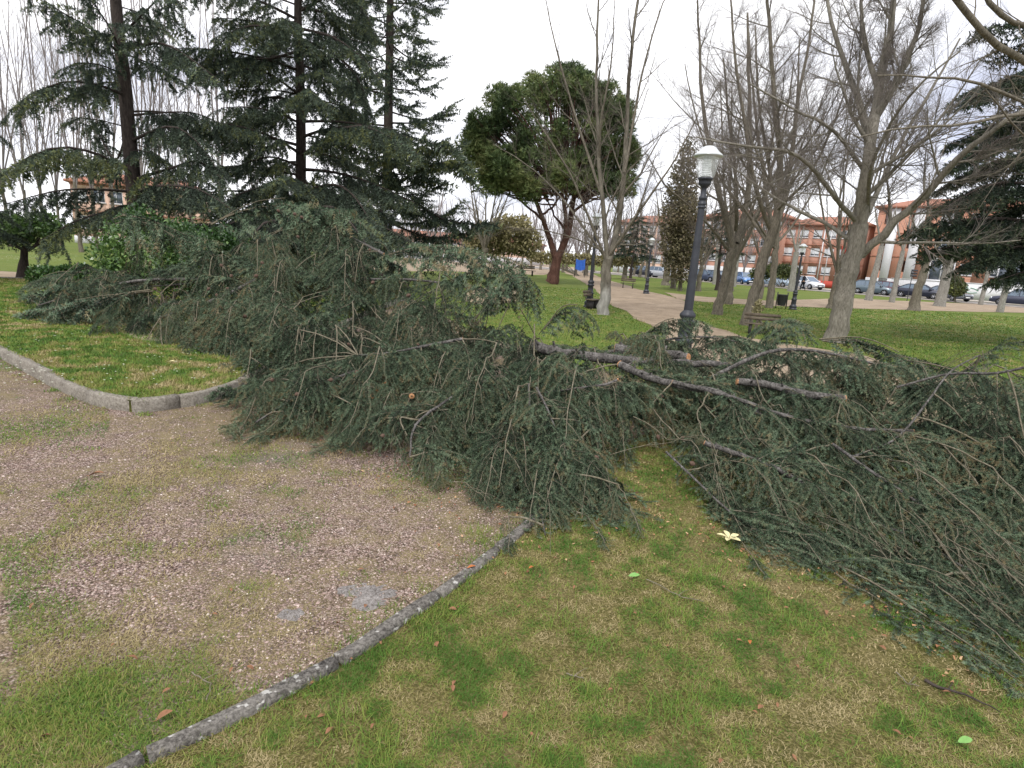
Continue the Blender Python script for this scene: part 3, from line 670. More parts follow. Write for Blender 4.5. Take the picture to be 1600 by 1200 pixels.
# named limbs: pixel, pixel, distance; radius at butt and tip
LIMBS = [
 ('fallen_cedar', 'dark felled cedar stem lying across the middle of the branch heap', [(835, 548, 6.35), (870, 557, 6.15), (935, 566, 5.95), (1010, 572, 5.95), (1080, 574, 6.0), (1140, 577, 6.05)], .075, .038),
 ('cut_log', 'second dark stem behind, its end cut to a pale face below the lamp post', [(960, 552, 6.4), (1040, 560, 6.25), (1075, 566, 6.1)], .075, .06),
 ('cut_limb', 'rough grey limb running down and right from the middle of the heap', [(968, 577, 5.6), (1010, 596, 5.3), (1060, 610, 5.1), (1120, 622, 4.95), (1190, 660, 4.7)], .048, .028),
 ('cut_limb', 'short thick stub with a bright orange sawn end right of centre', [(1150, 604, 5.15), (1200, 610, 5.1), (1245, 622, 5.0), (1318, 632, 4.95)], .040, .046),
 ('cut_limb', 'thin grey limb lying across the right part of the heap, ending bare', [(1050, 605, 5.1), (1150, 632, 4.8), (1230, 660, 4.6), (1330, 678, 4.55), (1425, 682, 4.6)], .026, .016),
 ('cut_limb', 'smooth grey limb low on the right above the lawn gap', [(1100, 698, 4.05), (1150, 715, 3.95), (1210, 738, 3.85), (1260, 765, 3.75), (1320, 800, 3.6)], .027, .020),
 ('cut_limb', 'long arching pale limb over the top of the right heap', [(1090, 605, 5.6), (1165, 568, 5.7), (1220, 551, 5.8), (1290, 556, 5.9), (1370, 575, 6.0), (1450, 600, 6.0), (1560, 640, 5.6)], .030, .010),
 ('cut_limb', 'pale limb lying level across the left centre above the dark hollow', [(560, 560, 5.9), (610, 556, 5.75), (660, 546, 5.75), (722, 534, 5.9)], .014, .022),
 ('cut_limb', 'bent pale branch with torn orange top standing in the centre fan', [(838, 611, 4.75), (855, 645, 4.5), (868, 680, 4.25), (885, 715, 4.0), (878, 745, 3.75)], .013, .009),
 ('cut_limb', 'bleached forked branch pointing up right from the centre fan', [(840, 620, 4.85), (900, 612, 4.85), (945, 606, 4.95), (965, 598, 5.0)], .010, .016),
 ('cut_limb', 'thin upright branch in the middle of the centre fan', [(826, 605, 4.9), (828, 650, 4.55), (832, 700, 4.15), (836, 760, 3.7), (850, 860, 3.05)], .014, .005),
 ('cut_limb', 'crooked dark branch standing out at the right edge of the heap', [(1330, 720, 4.2), (1400, 690, 4.4), (1450, 630, 4.6), (1485, 585, 4.8), (1530, 560, 5.0)], .013, .008),
 ('cut_limb', 'pale branch reaching out of the frame at the right edge', [(1400, 610, 5.0), (1480, 590, 4.9), (1560, 588, 4.6), (1640, 568, 4.4)], .014, .014),
 ('cut_limb', 'curved limb under the lower right foliage', [(1360, 820, 3.45), (1430, 850, 3.25), (1500, 900, 3.0), (1600, 985, 2.65)], .014, .008),
 ('cut_limb', 'slender limb sweeping toward the lower right corner', [(1300, 700, 4.3), (1400, 770, 3.7), (1500, 830, 3.4), (1640, 900, 3.1)], .018, .008),
 ('cut_limb', 'limb lying on the grass below the lawn gap, tip toward the lower right', [(1040, 712, 4.05), (1090, 760, 3.75), (1150, 815, 3.4), (1230, 870, 3.1), (1300, 920, 2.85)], .012, .005),
 ('fallen_cedar', 'big toppled cedar crown forming the left mound', [(560, 470, 8.6), (500, 440, 9.2), (430, 430, 9.4), (340, 470, 8.9), (250, 500, 8.2)], .07, .03),
 ('cut_limb', 'branch of the left mound trailing flat over the raised lawn', [(330, 440, 9.6), (230, 440, 9.8), (150, 455, 9.8), (60, 480, 9.8)], .04, .014),
 ('cut_limb', 'branch of the left mound spilling over the gravel beside the kerb', [(620, 560, 6.2), (540, 590, 5.4), (470, 620, 5.0), (400, 665, 4.6)], .03, .010),
 ('cut_limb', 'branch drooping onto the gravel left of the centre fan', [(760, 600, 5.2), (700, 630, 4.7), (650, 670, 4.2), (640, 720, 3.85)], .022, .008),
 ('cut_limb', 'branch piled on the ridge between the left mound and the centre', [(560, 440, 9.0), (640, 440, 8.7), (720, 450, 8.0), (800, 470, 7.2)], .03, .012),
 ('cut_limb', 'branch at the back of the heap in front of the lamp post', [(930, 560, 6.6), (1010, 540, 6.8), (1100, 530, 6.9), (1180, 545, 6.8)], .025, .012),
 ('cut_limb', 'branch at the top left of the mound beside the glossy shrub', [(400, 440, 10.3), (340, 440, 10.2), (270, 448, 10.0), (200, 450, 9.8)], .035, .012),
 ('cut_limb', 'high branch at the back of the mound under the standing cedars', [(600, 400, 10.2), (550, 375, 10.7), (500, 360, 11.0), (450, 360, 11.1)], .035, .012),
]
pile = []
for nm, lb, pts, r0, r1 in LIMBS:
    W_ = [at(*q) for q in pts]
    big = r0 > .045 and nm != 'fallen_cedar' or pts[0][0] in (835, 1150, 1098, 1050)
    for q in W_: q[2] = max(q[2] + (.05 if big else .03), .03)
    r0 *= .82 if big else .75; r1 *= .82 if big else .75
    P = smooth_path(W_, 5 + 3 * len(W_)); root = empty(nm, (P[0][0], P[0][1], 0))
    tag(root, lb, 'fallen tree' if nm in ('fallen_cedar', 'cut_log') else 'cut branch', 'felled cedar branches in the heap')
    pile.append(dict(root=root, P=P, r0=r0, r1=r1, gn=G(), gw=G(), gl=G(), name=nm, big=big))

def path_on_heap(x, y, d, L, h, arch=.0, n=7):
    """walk down the growth direction over the heap; h is the share of the heap's height"""
    p = []; cx, cy = x, y; dd = np.array(d)
    for i in range(n):
        H, D_ = hmap(cx, cy); p.append([cx, cy, H[0]])
        dd = nrm((dd * .8 + D_[0] * .2)[None])[0]; cx += dd[0] * L / (n - 1); cy += dd[1] * L / (n - 1)
    p = np.array(p); t = np.linspace(0, 1, n); p[:, 2] += (fbm(p[:, 0], p[:, 1], 1.9, 60) - .5) * .75 * np.minimum(1, p[:, 2] * 2.2)
    p[:, 2] = p[:, 2] * h + arch * np.sin(t * PI * .85) * L - .0 ; p[:, 2] = np.maximum(p[:, 2] , .025)
    return p

bx0, by0 = fx.min(0); bx1, by1 = fx.max(0)
mids = [(q, np.array([pp[:3] for pp in q['P']])) for q in pile]
def foot(x, y): return inpoly(np.array([x]), np.array([y]), FOOT)[0]
def gap(x, y):      # the tongue of lawn between the centre fan and the right part
    ex, ey, _ = proj(np.array([[x, y, 0.05]])); return 972 < ex[0] < 1072 and ey[0] > 695
def one_spray(q, x, y, d, L, h, arch, tint, dz, wd, droop):
    P = path_on_heap(x, y, d, L, h, arch); P[:, 2] += dz * np.linspace(1, .4, len(P)); P[:, 2] = np.maximum(P[:, 2], .02)
    tp = SPR_NEAR if y < 5.8 else SPR_MID
    put_spray(q['gn'], q['gw'], tp[rng.integers(len(tp))], P, width=wd, droop=droop, tint=tint, floor=.012); return P
nb = 0; guard = 0; centres = []
while nb < 182 and guard < 40000:
    guard += 1
    x = rng.uniform(bx0, bx1); y = rng.uniform(by0, by1)
    if rng.uniform() > min(1.0, (4.6 / max(y, 1)) ** .8) or not foot(x, y): continue
    px, py, _ = proj(np.array([[x, y, 0.1]]))
    if px[0] < -120 or px[0] > 1760 or gap(x, y): continue
    if px[0] > 1120 and rng.uniform() < .12: continue
    if any((x - a_) ** 2 + (y - b_) ** 2 < (.20 + .020 * y) ** 2 for a_, b_ in centres): continue
    centres.append((x, y)); nb += 1
    H, D_ = hmap(x, y); D_ = D_[0]; a = rng.normal(0, .30); d = np.array([D_[0] * math.cos(a) - D_[1] * math.sin(a), D_[0] * math.sin(a) + D_[1] * math.cos(a)])
    LB = rng.uniform(.9, 1.7) * (1 + max(0, y - 5) * .06)
    for _ in range(6):
        if foot(x + d[0] * LB * .92, y + d[1] * LB * .92): break
        LB *= .82
    lev = rng.uniform() * (.75 if px[0] > 1120 else 1); h = rng.uniform(.45, .8) if lev < .38 else rng.uniform(.85, 1.08); arch = rng.uniform(.0, .10); tint = rng.normal(.02, .17); dz = 0 if lev < .38 else abs(rng.normal(0, .06)); droop = rng.uniform(.25, .9)
    A = path_on_heap(x, y, d, LB, h, arch, 9); A[:, 2] += dz * np.linspace(1, .4, 9)
    q = min(mids, key=lambda m_: np.min(np.linalg.norm(m_[1] - A[0], axis=1))); M_, q = q[1], q[0]
    limb(q['gl'], A, .0065 * min(1.4, LB), .002, 12, 5, .003)
    dist = np.linalg.norm(M_ - A[0], axis=1); j = int(np.argmin(dist))
    if .03 < dist[j] < 1.5: limb(q['gl'], [M_[j], (M_[j] + A[0]) / 2 + [0, 0, .05 * dist[j]], A[0]], .008, .006, 7, 5, .003)
    one_spray(q, A[4][0], A[4][1], nrm((A[8] - A[4])[None, :2])[0], LB * .55, h, arch * .5, tint, dz * .7, 1.0, droop)
    m_ = int(rng.integers(6, 9))
    for i in range(m_):
        t = (i + rng.uniform(.1, .9)) / m_ * .92; k = t * 8; i0 = int(k); p = A[i0] + (A[min(8, i0 + 1)] - A[i0]) * (k - i0); T = nrm((A[min(8, i0 + 1)] - A[i0])[None, :2])[0]
        sg = 1 if i % 2 else -1; an = math.radians(rng.uniform(25, 58)) * sg; dd = np.array([T[0] * math.cos(an) - T[1] * math.sin(an), T[0] * math.sin(an) + T[1] * math.cos(an)])
        L = LB * rng.uniform(.34, .58) * (1.1 - .5 * t)
        if not foot(p[0] + dd[0] * L * .8, p[1] + dd[1] * L * .8) or gap(p[0] + dd[0] * L, p[1] + dd[1] * L): 
            L *= .5
            if rng.uniform() < .5: continue
        P = path_on_heap(p[0], p[1], dd, L, h, arch * .5); P[:, 2] += (p[2] - P[0, 2]) * np.linspace(1, .1, len(P)); P[:, 2] = np.maximum(P[:, 2], .02)
        tp = SPR_NEAR if y < 5.8 else SPR_MID
        put_spray(q['gn'], q['gw'], tp[rng.integers(len(tp))], P, width=rng.uniform(.85, 1.25), droop=droop * rng.uniform(.7, 1.3), tint=tint + rng.normal(0, .07), floor=.012)
# a looser under-layer that fills the inside of the heap
nf = 0
while nf < 230:
    x = rng.uniform(bx0, bx1); y = rng.uniform(by0, by1)
    if rng.uniform() > min(1.0, (4.8 / max(y, 1)) ** 1.0) or not foot(x, y) or gap(x, y): continue
    H, D_ = hmap(x, y); a = rng.normal(0, .6); D_ = D_[0]; d = np.array([D_[0] * math.cos(a) - D_[1] * math.sin(a), D_[0] * math.sin(a) + D_[1] * math.cos(a)]); L = rng.uniform(.5, .9)
    if not foot(x + d[0] * L, y + d[1] * L) or gap(x + d[0] * L, y + d[1] * L): continue
    q = min(mids, key=lambda m_: np.min(np.linalg.norm(m_[1] - np.array([x, y, H[0]]), axis=1)))[0]
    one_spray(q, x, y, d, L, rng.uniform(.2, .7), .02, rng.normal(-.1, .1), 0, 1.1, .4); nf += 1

for q in pile:      # side shoots that grow from the named limbs and half cover them
    P0 = q['P']; n_ = len(P0)
    for _ in range(int(n_ * (.5 if q['big'] else .8))):
        i0 = rng.integers(1, n_ - 1); p = P0[i0]; T = nrm((P0[min(n_ - 1, i0 + 1)] - P0[i0 - 1])[None, :2])[0]; an = rng.choice([-1, 1]) * math.radians(rng.uniform(25, 75)); dd = np.array([T[0] * math.cos(an) - T[1] * math.sin(an), T[0] * math.sin(an) + T[1] * math.cos(an)]); L = rng.uniform(.35, .75) * (1 + max(0, p[1] - 5) * .08)
        if not foot(p[0] + dd[0] * L, p[1] + dd[1] * L) or gap(p[0] + dd[0] * L, p[1] + dd[1] * L): continue
        k = np.linspace(0, 1, 7); H1 = hmap(p[0] + dd[0] * L * k, p[1] + dd[1] * L * k)[0]; S_ = np.stack([p[0] + dd[0] * L * k, p[1] + dd[1] * L * k, np.maximum(.02, p[2] * (1 - k) + (H1 + .02) * k + .10 * np.sin(k * PI) * L)], 1)
        tp = SPR_NEAR if p[1] < 5.8 else SPR_MID
        put_spray(q['gn'], q['gw'], tp[rng.integers(len(tp))], S_, width=rng.uniform(.8, 1.2), droop=rng.uniform(.3, .9), tint=rng.normal(.04, .12), floor=.012)
# arching sprays that break the skyline of the heap
ARC = [([(690, 455, 8.2), (735, 425, 7.9), (790, 425, 7.6), (825, 455, 7.3)], .8), ([(640, 440, 8.9), (690, 405, 8.6), (760, 408, 8.4), (815, 425, 8.2)], .7), ([(740, 500, 7.4), (800, 430, 7.3), (830, 440, 7.1), (835, 500, 7.0)], .7),
       ([(850, 515, 6.9), (880, 478, 6.8), (915, 482, 6.7), (935, 515, 6.5)], .8), ([(985, 540, 6.8), (1035, 502, 6.8), (1075, 498, 6.6), (1115, 512, 6.5)], .8), ([(1090, 545, 6.6), (1140, 525, 6.5), (1180, 535, 6.4), (1225, 560, 6.3)], .7), ([(1150, 570, 7.0), (1180, 520, 7.1), (1225, 500, 7.1), (1265, 515, 7.0)], .8),
       ([(1180, 560, 6.7), (1215, 528, 6.7), (1250, 518, 6.6), (1280, 540, 6.5)], .7), ([(1280, 530, 6.9), (1350, 528, 6.8), (1420, 560, 6.6), (1490, 620, 6.3)], .6), ([(1400, 560, 6.8), (1480, 575, 6.6), (1560, 610, 6.3), (1620, 660, 6.0)], .6), ([(1480, 600, 6.2), (1530, 560, 6.1), (1570, 535, 6.0), (1610, 530, 5.9)], .7),
       ([(560, 420, 9.6), (620, 395, 9.4), (680, 385, 9.1), (740, 395, 8.8)], .6), ([(430, 365, 11.0), (470, 335, 10.9), (530, 330, 10.6), (585, 365, 10.4)], .6), ([(330, 350, 11.2), (400, 315, 11.1), (480, 312, 10.9), (540, 340, 10.7)], .6),
       ([(190, 345, 10.8), (235, 350, 10.5), (285, 375, 10.2), (345, 395, 9.9)], .7), ([(180, 350, 10.9), (215, 345, 10.7), (265, 365, 10.5), (320, 390, 10.3)], .7), ([(205, 360, 10.6), (215, 395, 10.4), (212, 430, 10.2), (205, 455, 10.0)], .6),
       ([(250, 440, 9.8), (180, 440, 9.9), (110, 452, 10.0), (40, 462, 10.0)], .9), ([(240, 455, 9.3), (160, 462, 9.2), (90, 475, 9.2), (30, 492, 9.2)], .9), ([(130, 425, 11.5), (90, 425, 11.4), (50, 440, 11.2), (25, 460, 11.0)], .8), ([(200, 460, 9.0), (170, 480, 8.5), (150, 505, 8.2), (130, 530, 7.9)], .5),
       ([(330, 470, 9.0), (290, 480, 8.7), (255, 510, 8.4), (235, 545, 8.0)], .6), ([(640, 650, 4.5), (625, 655, 4.3), (640, 690, 4.1), (650, 735, 3.9)], .6), ([(500, 640, 4.9), (460, 650, 4.7), (420, 670, 4.5), (378, 684, 4.35)], .5), ([(700, 640, 4.6), (660, 645, 4.4), (640, 665, 4.2), (610, 690, 4.1)], .5),
       ([(1090, 735, 3.95), (1140, 800, 3.5), (1210, 850, 3.15), (1295, 905, 2.85)], .45), ([(1120, 750, 3.9), (1180, 810, 3.5), (1240, 850, 3.25), (1290, 880, 3.05)], .5), ([(1380, 850, 3.2), (1440, 905, 2.95), (1520, 965, 2.7), (1610, 1030, 2.5)], .5),
       ([(1350, 830, 3.35), (1420, 880, 3.1), (1480, 930, 2.9), (1560, 990, 2.65)], .5), ([(920, 730, 3.85), (950, 760, 3.65), (985, 790, 3.5), (1035, 812, 3.35)], .4), ([(870, 740, 3.8), (905, 780, 3.55), (940, 810, 3.4), (965, 835, 3.25)], .4)]
for i, (pts, wd) in enumerate(ARC):
    W_ = [at(*q) for q in pts]
    for q_ in W_: q_[2] = max(q_[2], .03)
    P = smooth_path(W_, 10); tp = SPR_NEAR if P[0][1] < 6.2 else SPR_MID
    q = min(mids, key=lambda m_: np.min(np.linalg.norm(m_[1] - P[0], axis=1)))[0]
    for rep in range(2 if P[0][1] > 6.5 else 1):
        put_spray(q['gn'], q['gw'], tp[i % len(tp)], P + rng.normal(0, .05, 3) * rep, width=wd * rng.uniform(.8, 1.1), droop=1.1, tint=rng.normal(.03, .08), floor=.012)
    limb(q['gl'], P[:6], .009, .005, 7, 4)
# bare wiry twigs lying over everything
for i in range(190):
    j = rng.integers(len(CT)); x, y = CX[j, 0] + rng.normal(0, .45), CX[j, 1] + rng.normal(0, .45)
    if not inpoly(np.array([x]), np.array([y]), FOOT)[0]: continue
    H, D_ = hmap(x, y); a = rng.normal(0, .7); D_ = D_[0]; d = np.array([D_[0] * math.cos(a) - D_[1] * math.sin(a), D_[0] * math.sin(a) + D_[1] * math.cos(a)])
    if inpoly(np.array([x + d[0] * .4]), np.array([y + d[1] * .4]), FOOT)[0] == False: continue
    P = path_on_heap(x, y, d, rng.uniform(.3, .9), 1.03, rng.uniform(.02, .18), 6); P[:, 2] += .03; P[1:-1] += rng.normal(0, .010, (4, 3))
    q = min(mids, key=lambda m_: np.min(np.linalg.norm(m_[1] - P[0], axis=1)))[0]
    Q, R = limb(q['gl'], P, rng.uniform(.002, .0048), .0012, 9, 4)
    for k in range(rng.integers(3, 8)):
        i1 = rng.integers(1, 8); s = Q[i1]; T1 = nrm((Q[i1 + 1] - Q[i1])[None])[0]; dd = nrm((T1 + rng.normal(0, .55, 3) * [1, 1, .6])[None])[0]; l1 = rng.uniform(.08, .26); limb(q['gl'], [s, s + dd * l1 * .5 + [0, 0, .015], s + nrm((dd + T1 * .4)[None])[0] * l1], .0022, .0008, 5, 3)

for q in pile:
    o = np.array([q['P'][0][0], q['P'][0][1], 0])
    g = G(); n = len(q['P']); t = np.linspace(0, 1, n); R = q['r0'] + (q['r1'] - q['r0']) * t
    Pw = q['P'] + np.r_[np.zeros((1, 3)), rng.normal(0, q['r0'] * .10, (n - 2, 3)), np.zeros((1, 3))]
    V, F = tubes(Pw[None], (R * (1 + rng.normal(0, .05, n)))[None], 9); g.add(V, F)
    for k in range(int(3 + n * .5)):     # knots and stubs
        i = rng.integers(1, n - 1); d = nrm(rng.normal(0, 1, (1, 3)))[0]; d[2] = abs(d[2]); limb(g, [Pw[i], Pw[i] + d * R[i] * 2.2], R[i] * .35, R[i] * .22, 3, 5)
    g.build('limb', M['bark_cedar'], q['root'], smooth=True, off=o)
    ends = [(0, -1), (n - 1, 1)] if q['name'] != 'fallen_cedar' else [(0, -1)]
    for (i, sg) in ends:
        if R[i] < .011: continue
        T = nrm((Pw[i] - Pw[i - 1] if sg > 0 else Pw[i] - Pw[i + 1])[None])[0]; A = nrm(np.cross(T, [0, 0, 1.])[None])[0]; B = np.cross(T, A); th = np.arange(12) * PI / 6
        rr = R[i] * .97; ring = Pw[i] + T * .003 + rr * (np.cos(th)[:, None] * A + np.sin(th)[:, None] * B); c = Pw[i] + T * .006
        g2 = G(); g2.add(np.vstack([ring, c, ring - T * .012]), [[[k, (k + 1) % 12, 12] for k in range(12)]]); g2.add(np.vstack([ring, ring - T * .012]), [[[k, (k + 1) % 12, 12 + (k + 1) % 12, 12 + k] for k in range(12)]])
        g2.build('cut_end', M['cut'], q['root'], off=o)
    q['gl'].add(np.concatenate(q['gw'].v) if q['gw'].v else [], [np.concatenate(q['gw'].f)] if q['gw'].v else [])
    if q['gl'].v: q['gl'].build('twigs', M['twig_cedar'], q['root'], off=o)
    if q['gn'].v: q['gn'].build('foliage', M['needles'], q['root'], off=o)
# ================================================================== TREES
def build_conifer(name, label, px_base, Y, height, prof, nlimb, mats, r0=.3, explicit=(), z_lo=2.0, droop=.5, up0=.15, tilt=0.0, dens=3, spr=None, seed=1, lean=(0, 0), width=.8, group=None, cat='tree', hang=0.9, az_rng=None, base=None, fringe=0):
    """prof(z) -> limb length at that height"""
    global rng
    old = rng; rng = np.random.default_rng(seed)
    b0 = gp(px_base[0], px_base[1]) if base is None else np.array(base, float)
    b0[0] *= Y / b0[1]; b0[1] = Y; b0[2] = 0
    root = empty(name, b0); tag(root, label, cat, group)
    gt, gl, gn, gw = G(), G(), G(), G()
    n = 16; t = np.linspace(0, 1, n); TP = np.stack([lean[0] * t * height + np.cumsum(rng.normal(0, .03, n)), lean[1] * t * height, t * height], 1)
    TR = r0 * (1 - t * .93) * (1 + .35 * np.exp(-t * 30)); V, F = tubes(TP[None], TR[None], 10); gt.add(V, F)
    spr = spr or SPR_FAR
    def one(P, L, dn, tnt=0):
        Q, R = limb(gl, P, max(.02, L * .014), .008, 10, 5)
        m = max(3, int(L * dn))
        for i in range(m):
            s = .18 + .8 * (i + rng.uniform(0, 1)) / m; j = s * 9; a = int(min(8, j)); p = Q[a] + (Q[min(9, a + 1)] - Q[a]) * (j - a); T = nrm((Q[min(9, a + 1)] - Q[max(0, a - 1)])[None])[0]
            sg = 1 if i % 2 else -1; side = nrm(np.cross([0, 0, 1.], T)[None])[0] * sg
            ln = (.35 + .30 * L * (1 - s)) * rng.uniform(.7, 1.3) + .25; d = nrm((T * .75 + side * rng.uniform(.35, 1.0) + [0, 0, rng.uniform(-.3, .12)])[None])[0]
            q = [p]; 
            for k in range(4):
                d = nrm((d + [0, 0, -droop * .35])[None])[0]; q.append(q[-1] + d * ln / 4)
            put_spray(gn, gw if Y < 26 else None, spr[rng.integers(len(spr))], q, width=width * rng.uniform(.8, 1.2), droop=hang * rng.uniform(.5, 1.2), tint=rng.normal(tnt, .12), wood=Y < 26)
        for i in range(int(L * fringe)):
            j = rng.uniform(1.2, 8.9); a = int(j); p = Q[a] + (Q[a + 1] - Q[a]) * (j - a); ln = rng.uniform(.3, .85) * (1 if L > 1.5 else .6); o_ = rng.normal(0, .08, (4, 3)); o_[0] = 0; q = p + o_ + np.array([[0, 0, -ln * k / 3] for k in range(4)])
            put_spray(gn, None, spr[rng.integers(len(spr))], q, up=(1, .3, 0), width=.35, droop=.1, tint=rng.normal(tnt - .12, .1), wood=False)
        put_spray(gn, None, spr[rng.integers(len(spr))], Q[5:], width=width, droop=hang * .8, tint=rng.normal(tnt, .1), wood=False)
    for i in range(nlimb):
        z = z_lo + (height * .985 - z_lo) * ((i + rng.uniform(0, 1)) / nlimb); L = prof(z) * rng.uniform(.6, 1.12)
        if L < .2: continue
        a = i * 2.399 + rng.normal(0, .3)
        if az_rng is not None: a = rng.uniform(*az_rng)
        c = np.array([np.interp(z, TP[:, 2], TP[:, 0]), np.interp(z, TP[:, 2], TP[:, 1]), z]); u = up0 + rng.normal(0, .08); p = [c]; d = np.array([math.cos(a), math.sin(a), u])
        for k in range(5):
            d = d + np.array([rng.normal(0, .05), rng.normal(0, .05), -droop * .16 * (1 if tilt == 0 else 1) + tilt * .1 * k]); p.append(p[-1] + nrm(d[None])[0] * L / 5)
        one(p, L, dens)
    for pts, dn, tnt in explicit:
        P = [at(*q) for q in pts]; 
        z = P[0][2]; c = b0 + np.array([np.interp(z, TP[:, 2], TP[:, 0]), np.interp(z, TP[:, 2], TP[:, 1]), z])
        P = np.array([c] + P[1:]) - b0; L = np.linalg.norm(np.diff(P, axis=0), axis=1).sum(); one(P, L, dn, tnt)
    gt.build('trunk', M['bark_dark'], root, smooth=True); gl.build('limbs', M['bark_dark'], root)
    if gw.v: gn2 = gw.build('twigs', M['bark_dark'], root)
    gn.build('crown', mats, root)
    rng = old
    return root

cone = lambda h, r, lo=.0, p=.8: (lambda z: r * max(0, 1 - z / h) ** p * (1 if z > lo else .6))
# A: the cedar on the left with arching, fringed limbs
Y = 17.0
ex = [([(205, 88, Y), (150, 50, Y - 1), (95, 18, Y - 2), (40, -20, Y - 2.5)], 3.2, 0), ([(205, 150, Y), (150, 132, Y - 1), (90, 130, Y - 1.5), (15, 172, Y - 2)], 3.4, .1), ([(212, 80, Y), (250, 68, Y - .6), (295, 90, Y - 1), (345, 128, Y - 1)], 3.0, -.1),
      ([(214, 182, Y), (255, 176, Y), (305, 177, Y), (350, 195, Y)], 3.0, -.15), ([(216, 222, Y), (262, 198, Y - .6), (300, 214, Y - 1), (335, 258, Y - 1.2)], 3.2, -.1), ([(216, 272, Y), (150, 240, Y - 1.5), (80, 232, Y - 2.5), (-10, 275, Y - 3)], 3.8, .35),
      ([(218, 282, Y), (270, 262, Y - .5), (310, 252, Y - 1), (350, 282, Y - 1.5)], 3.4, .05), ([(212, 300, Y), (150, 296, Y - .8), (90, 298, Y - 1.5), (10, 318, Y - 2)], 3.2, -.2), ([(205, 120, Y), (180, 60, Y - 1), (150, 10, Y - 1.5), (110, -60, Y - 2)], 3, 0),
      ([(218, 300, Y), (265, 290, Y - 1.2), (320, 300, Y - 2), (365, 330, Y - 2.3)], 3.4, 0), ([(204, 60, Y), (235, 10, Y - .5), (262, -10, Y - .5), (290, 15, Y - .5)], 3, 0), ([(212, 318, Y), (170, 330, Y - 1), (120, 345, Y - 1.8), (60, 378, Y - 2.2)], 3.2, .25),
      ([(213, 200, Y), (180, 250, Y + .5), (150, 200, Y + 1), (135, 175, Y + 1)], 1.5, 0)]
build_conifer('cedar_tree', 'tall cedar at far left with arching limbs hung with fringes, greenish yellow below', (222, 452), Y, 17, cone(17, 2.6), 36, M['needles_far'], .235, ex, 1.4, .55, .2, dens=4.0, seed=3, hang=1.6, width=.75, fringe=5.5)
# B: broad dense cedar
Y = 21.0
ex = [([(474, 35, Y), (420, 40, Y - 1.5), (370, 45, Y - 2), (322, 92, Y - 2)], 4, 0), ([(474, 80, Y), (420, 92, Y - 1), (360, 92, Y - 1.5), (305, 108, Y - 2)], 4, .1), ([(478, 45, Y), (520, 58, Y - 1), (565, 90, Y - 1), (600, 130, Y - 1)], 4, 0), ([(478, 60, Y), (530, 90, Y - .8), (565, 135, Y - 1), (575, 190, Y - 1)], 3.6, -.2),
      ([(474, 150, Y), (420, 115, Y - 1), (370, 108, Y - 2), (325, 120, Y - 2)], 3.8, 0), ([(474, 175, Y), (430, 150, Y - .5), (380, 180, Y - 1), (335, 212, Y - 1)], 3.8, 0), ([(476, 260, Y), (420, 245, Y - 1.5), (370, 260, Y - 2), (330, 262, Y - 2)], 4, .1),
      ([(478, 245, Y), (540, 200, Y - 1.5), (590, 205, Y - 2), (660, 245, Y - 2.5)], 3.8, .1), ([(478, 290, Y), (420, 290, Y - 2), (370, 305, Y - 3), (335, 330, Y - 3)], 4, 0), ([(478, 300, Y), (530, 290, Y - 2), (570, 330, Y - 3), (590, 375, Y - 3)], 4, -.05), ([(478, 330, Y), (430, 325, Y - 3), (380, 340, Y - 5), (330, 365, Y - 6.5)], 4.5, 0), ([(478, 335, Y), (440, 345, Y - 4), (410, 350, Y - 6), (385, 385, Y - 7.5)], 4.5, -.1), ([(478, 330, Y), (520, 325, Y - 4), (545, 345, Y - 6), (575, 385, Y - 7)], 4.5, 0), ([(478, 350, Y), (400, 355, Y - 2), (330, 350, Y - 3), (270, 350, Y - 4)], 4.5, -.1), ([(478, 340, Y), (560, 345, Y - 1), (610, 360, Y - 2), (650, 385, Y - 2.5)], 4, -.1), ([(478, 310, Y), (400, 300, Y - 1), (330, 300, Y - 1.5), (270, 320, Y - 2)], 4, -.1), ([(478, 20, Y), (530, -10, Y), (570, 20, Y), (590, 60, Y)], 3.5, 0)]
build_conifer('cedar_tree', 'broad dense grey green cedar, second standing cedar from the left', (475, 430), Y, 19, cone(23, 5.0), 84, M['needles_far'], .22, ex, 1.3, .5, .18, dens=4.2, seed=5, hang=1.2, fringe=3)
# C: taller open cedar with limbs turning up at the tips
Y = 31.0
ex = [([(604, 300, Y), (650, 318, Y - 1), (700, 345, Y - 2), (780, 352, Y - 3)], 3, -.2), ([(604, 345, Y), (650, 365, Y - 1), (690, 372, Y - 2), (740, 362, Y - 2)], 3, -.2), ([(604, 270, Y), (640, 240, Y - 3), (690, 225, Y - 4), (740, 270, Y - 4)], 3.5, .15), ([(604, 330, Y), (560, 350, Y), (520, 355, Y), (480, 340, Y)], 3, -.1),
      ([(604, 300, Y), (650, 270, Y - 2), (700, 255, Y - 3), (755, 300, Y - 3)], 3.5, .1)]
build_conifer('cedar_tree', 'tallest standing cedar, its open limbs turning up at the tips against white sky', (604, 424), Y, 25, lambda z: 5.0 * max(0, 1 - z / 30) ** .7, 115, M['needles_far'], .33, ex, 2.8, .15, -.06, tilt=.9, dens=3.6, spr=SPR_XFAR, seed=9, hang=.5, width=.7)
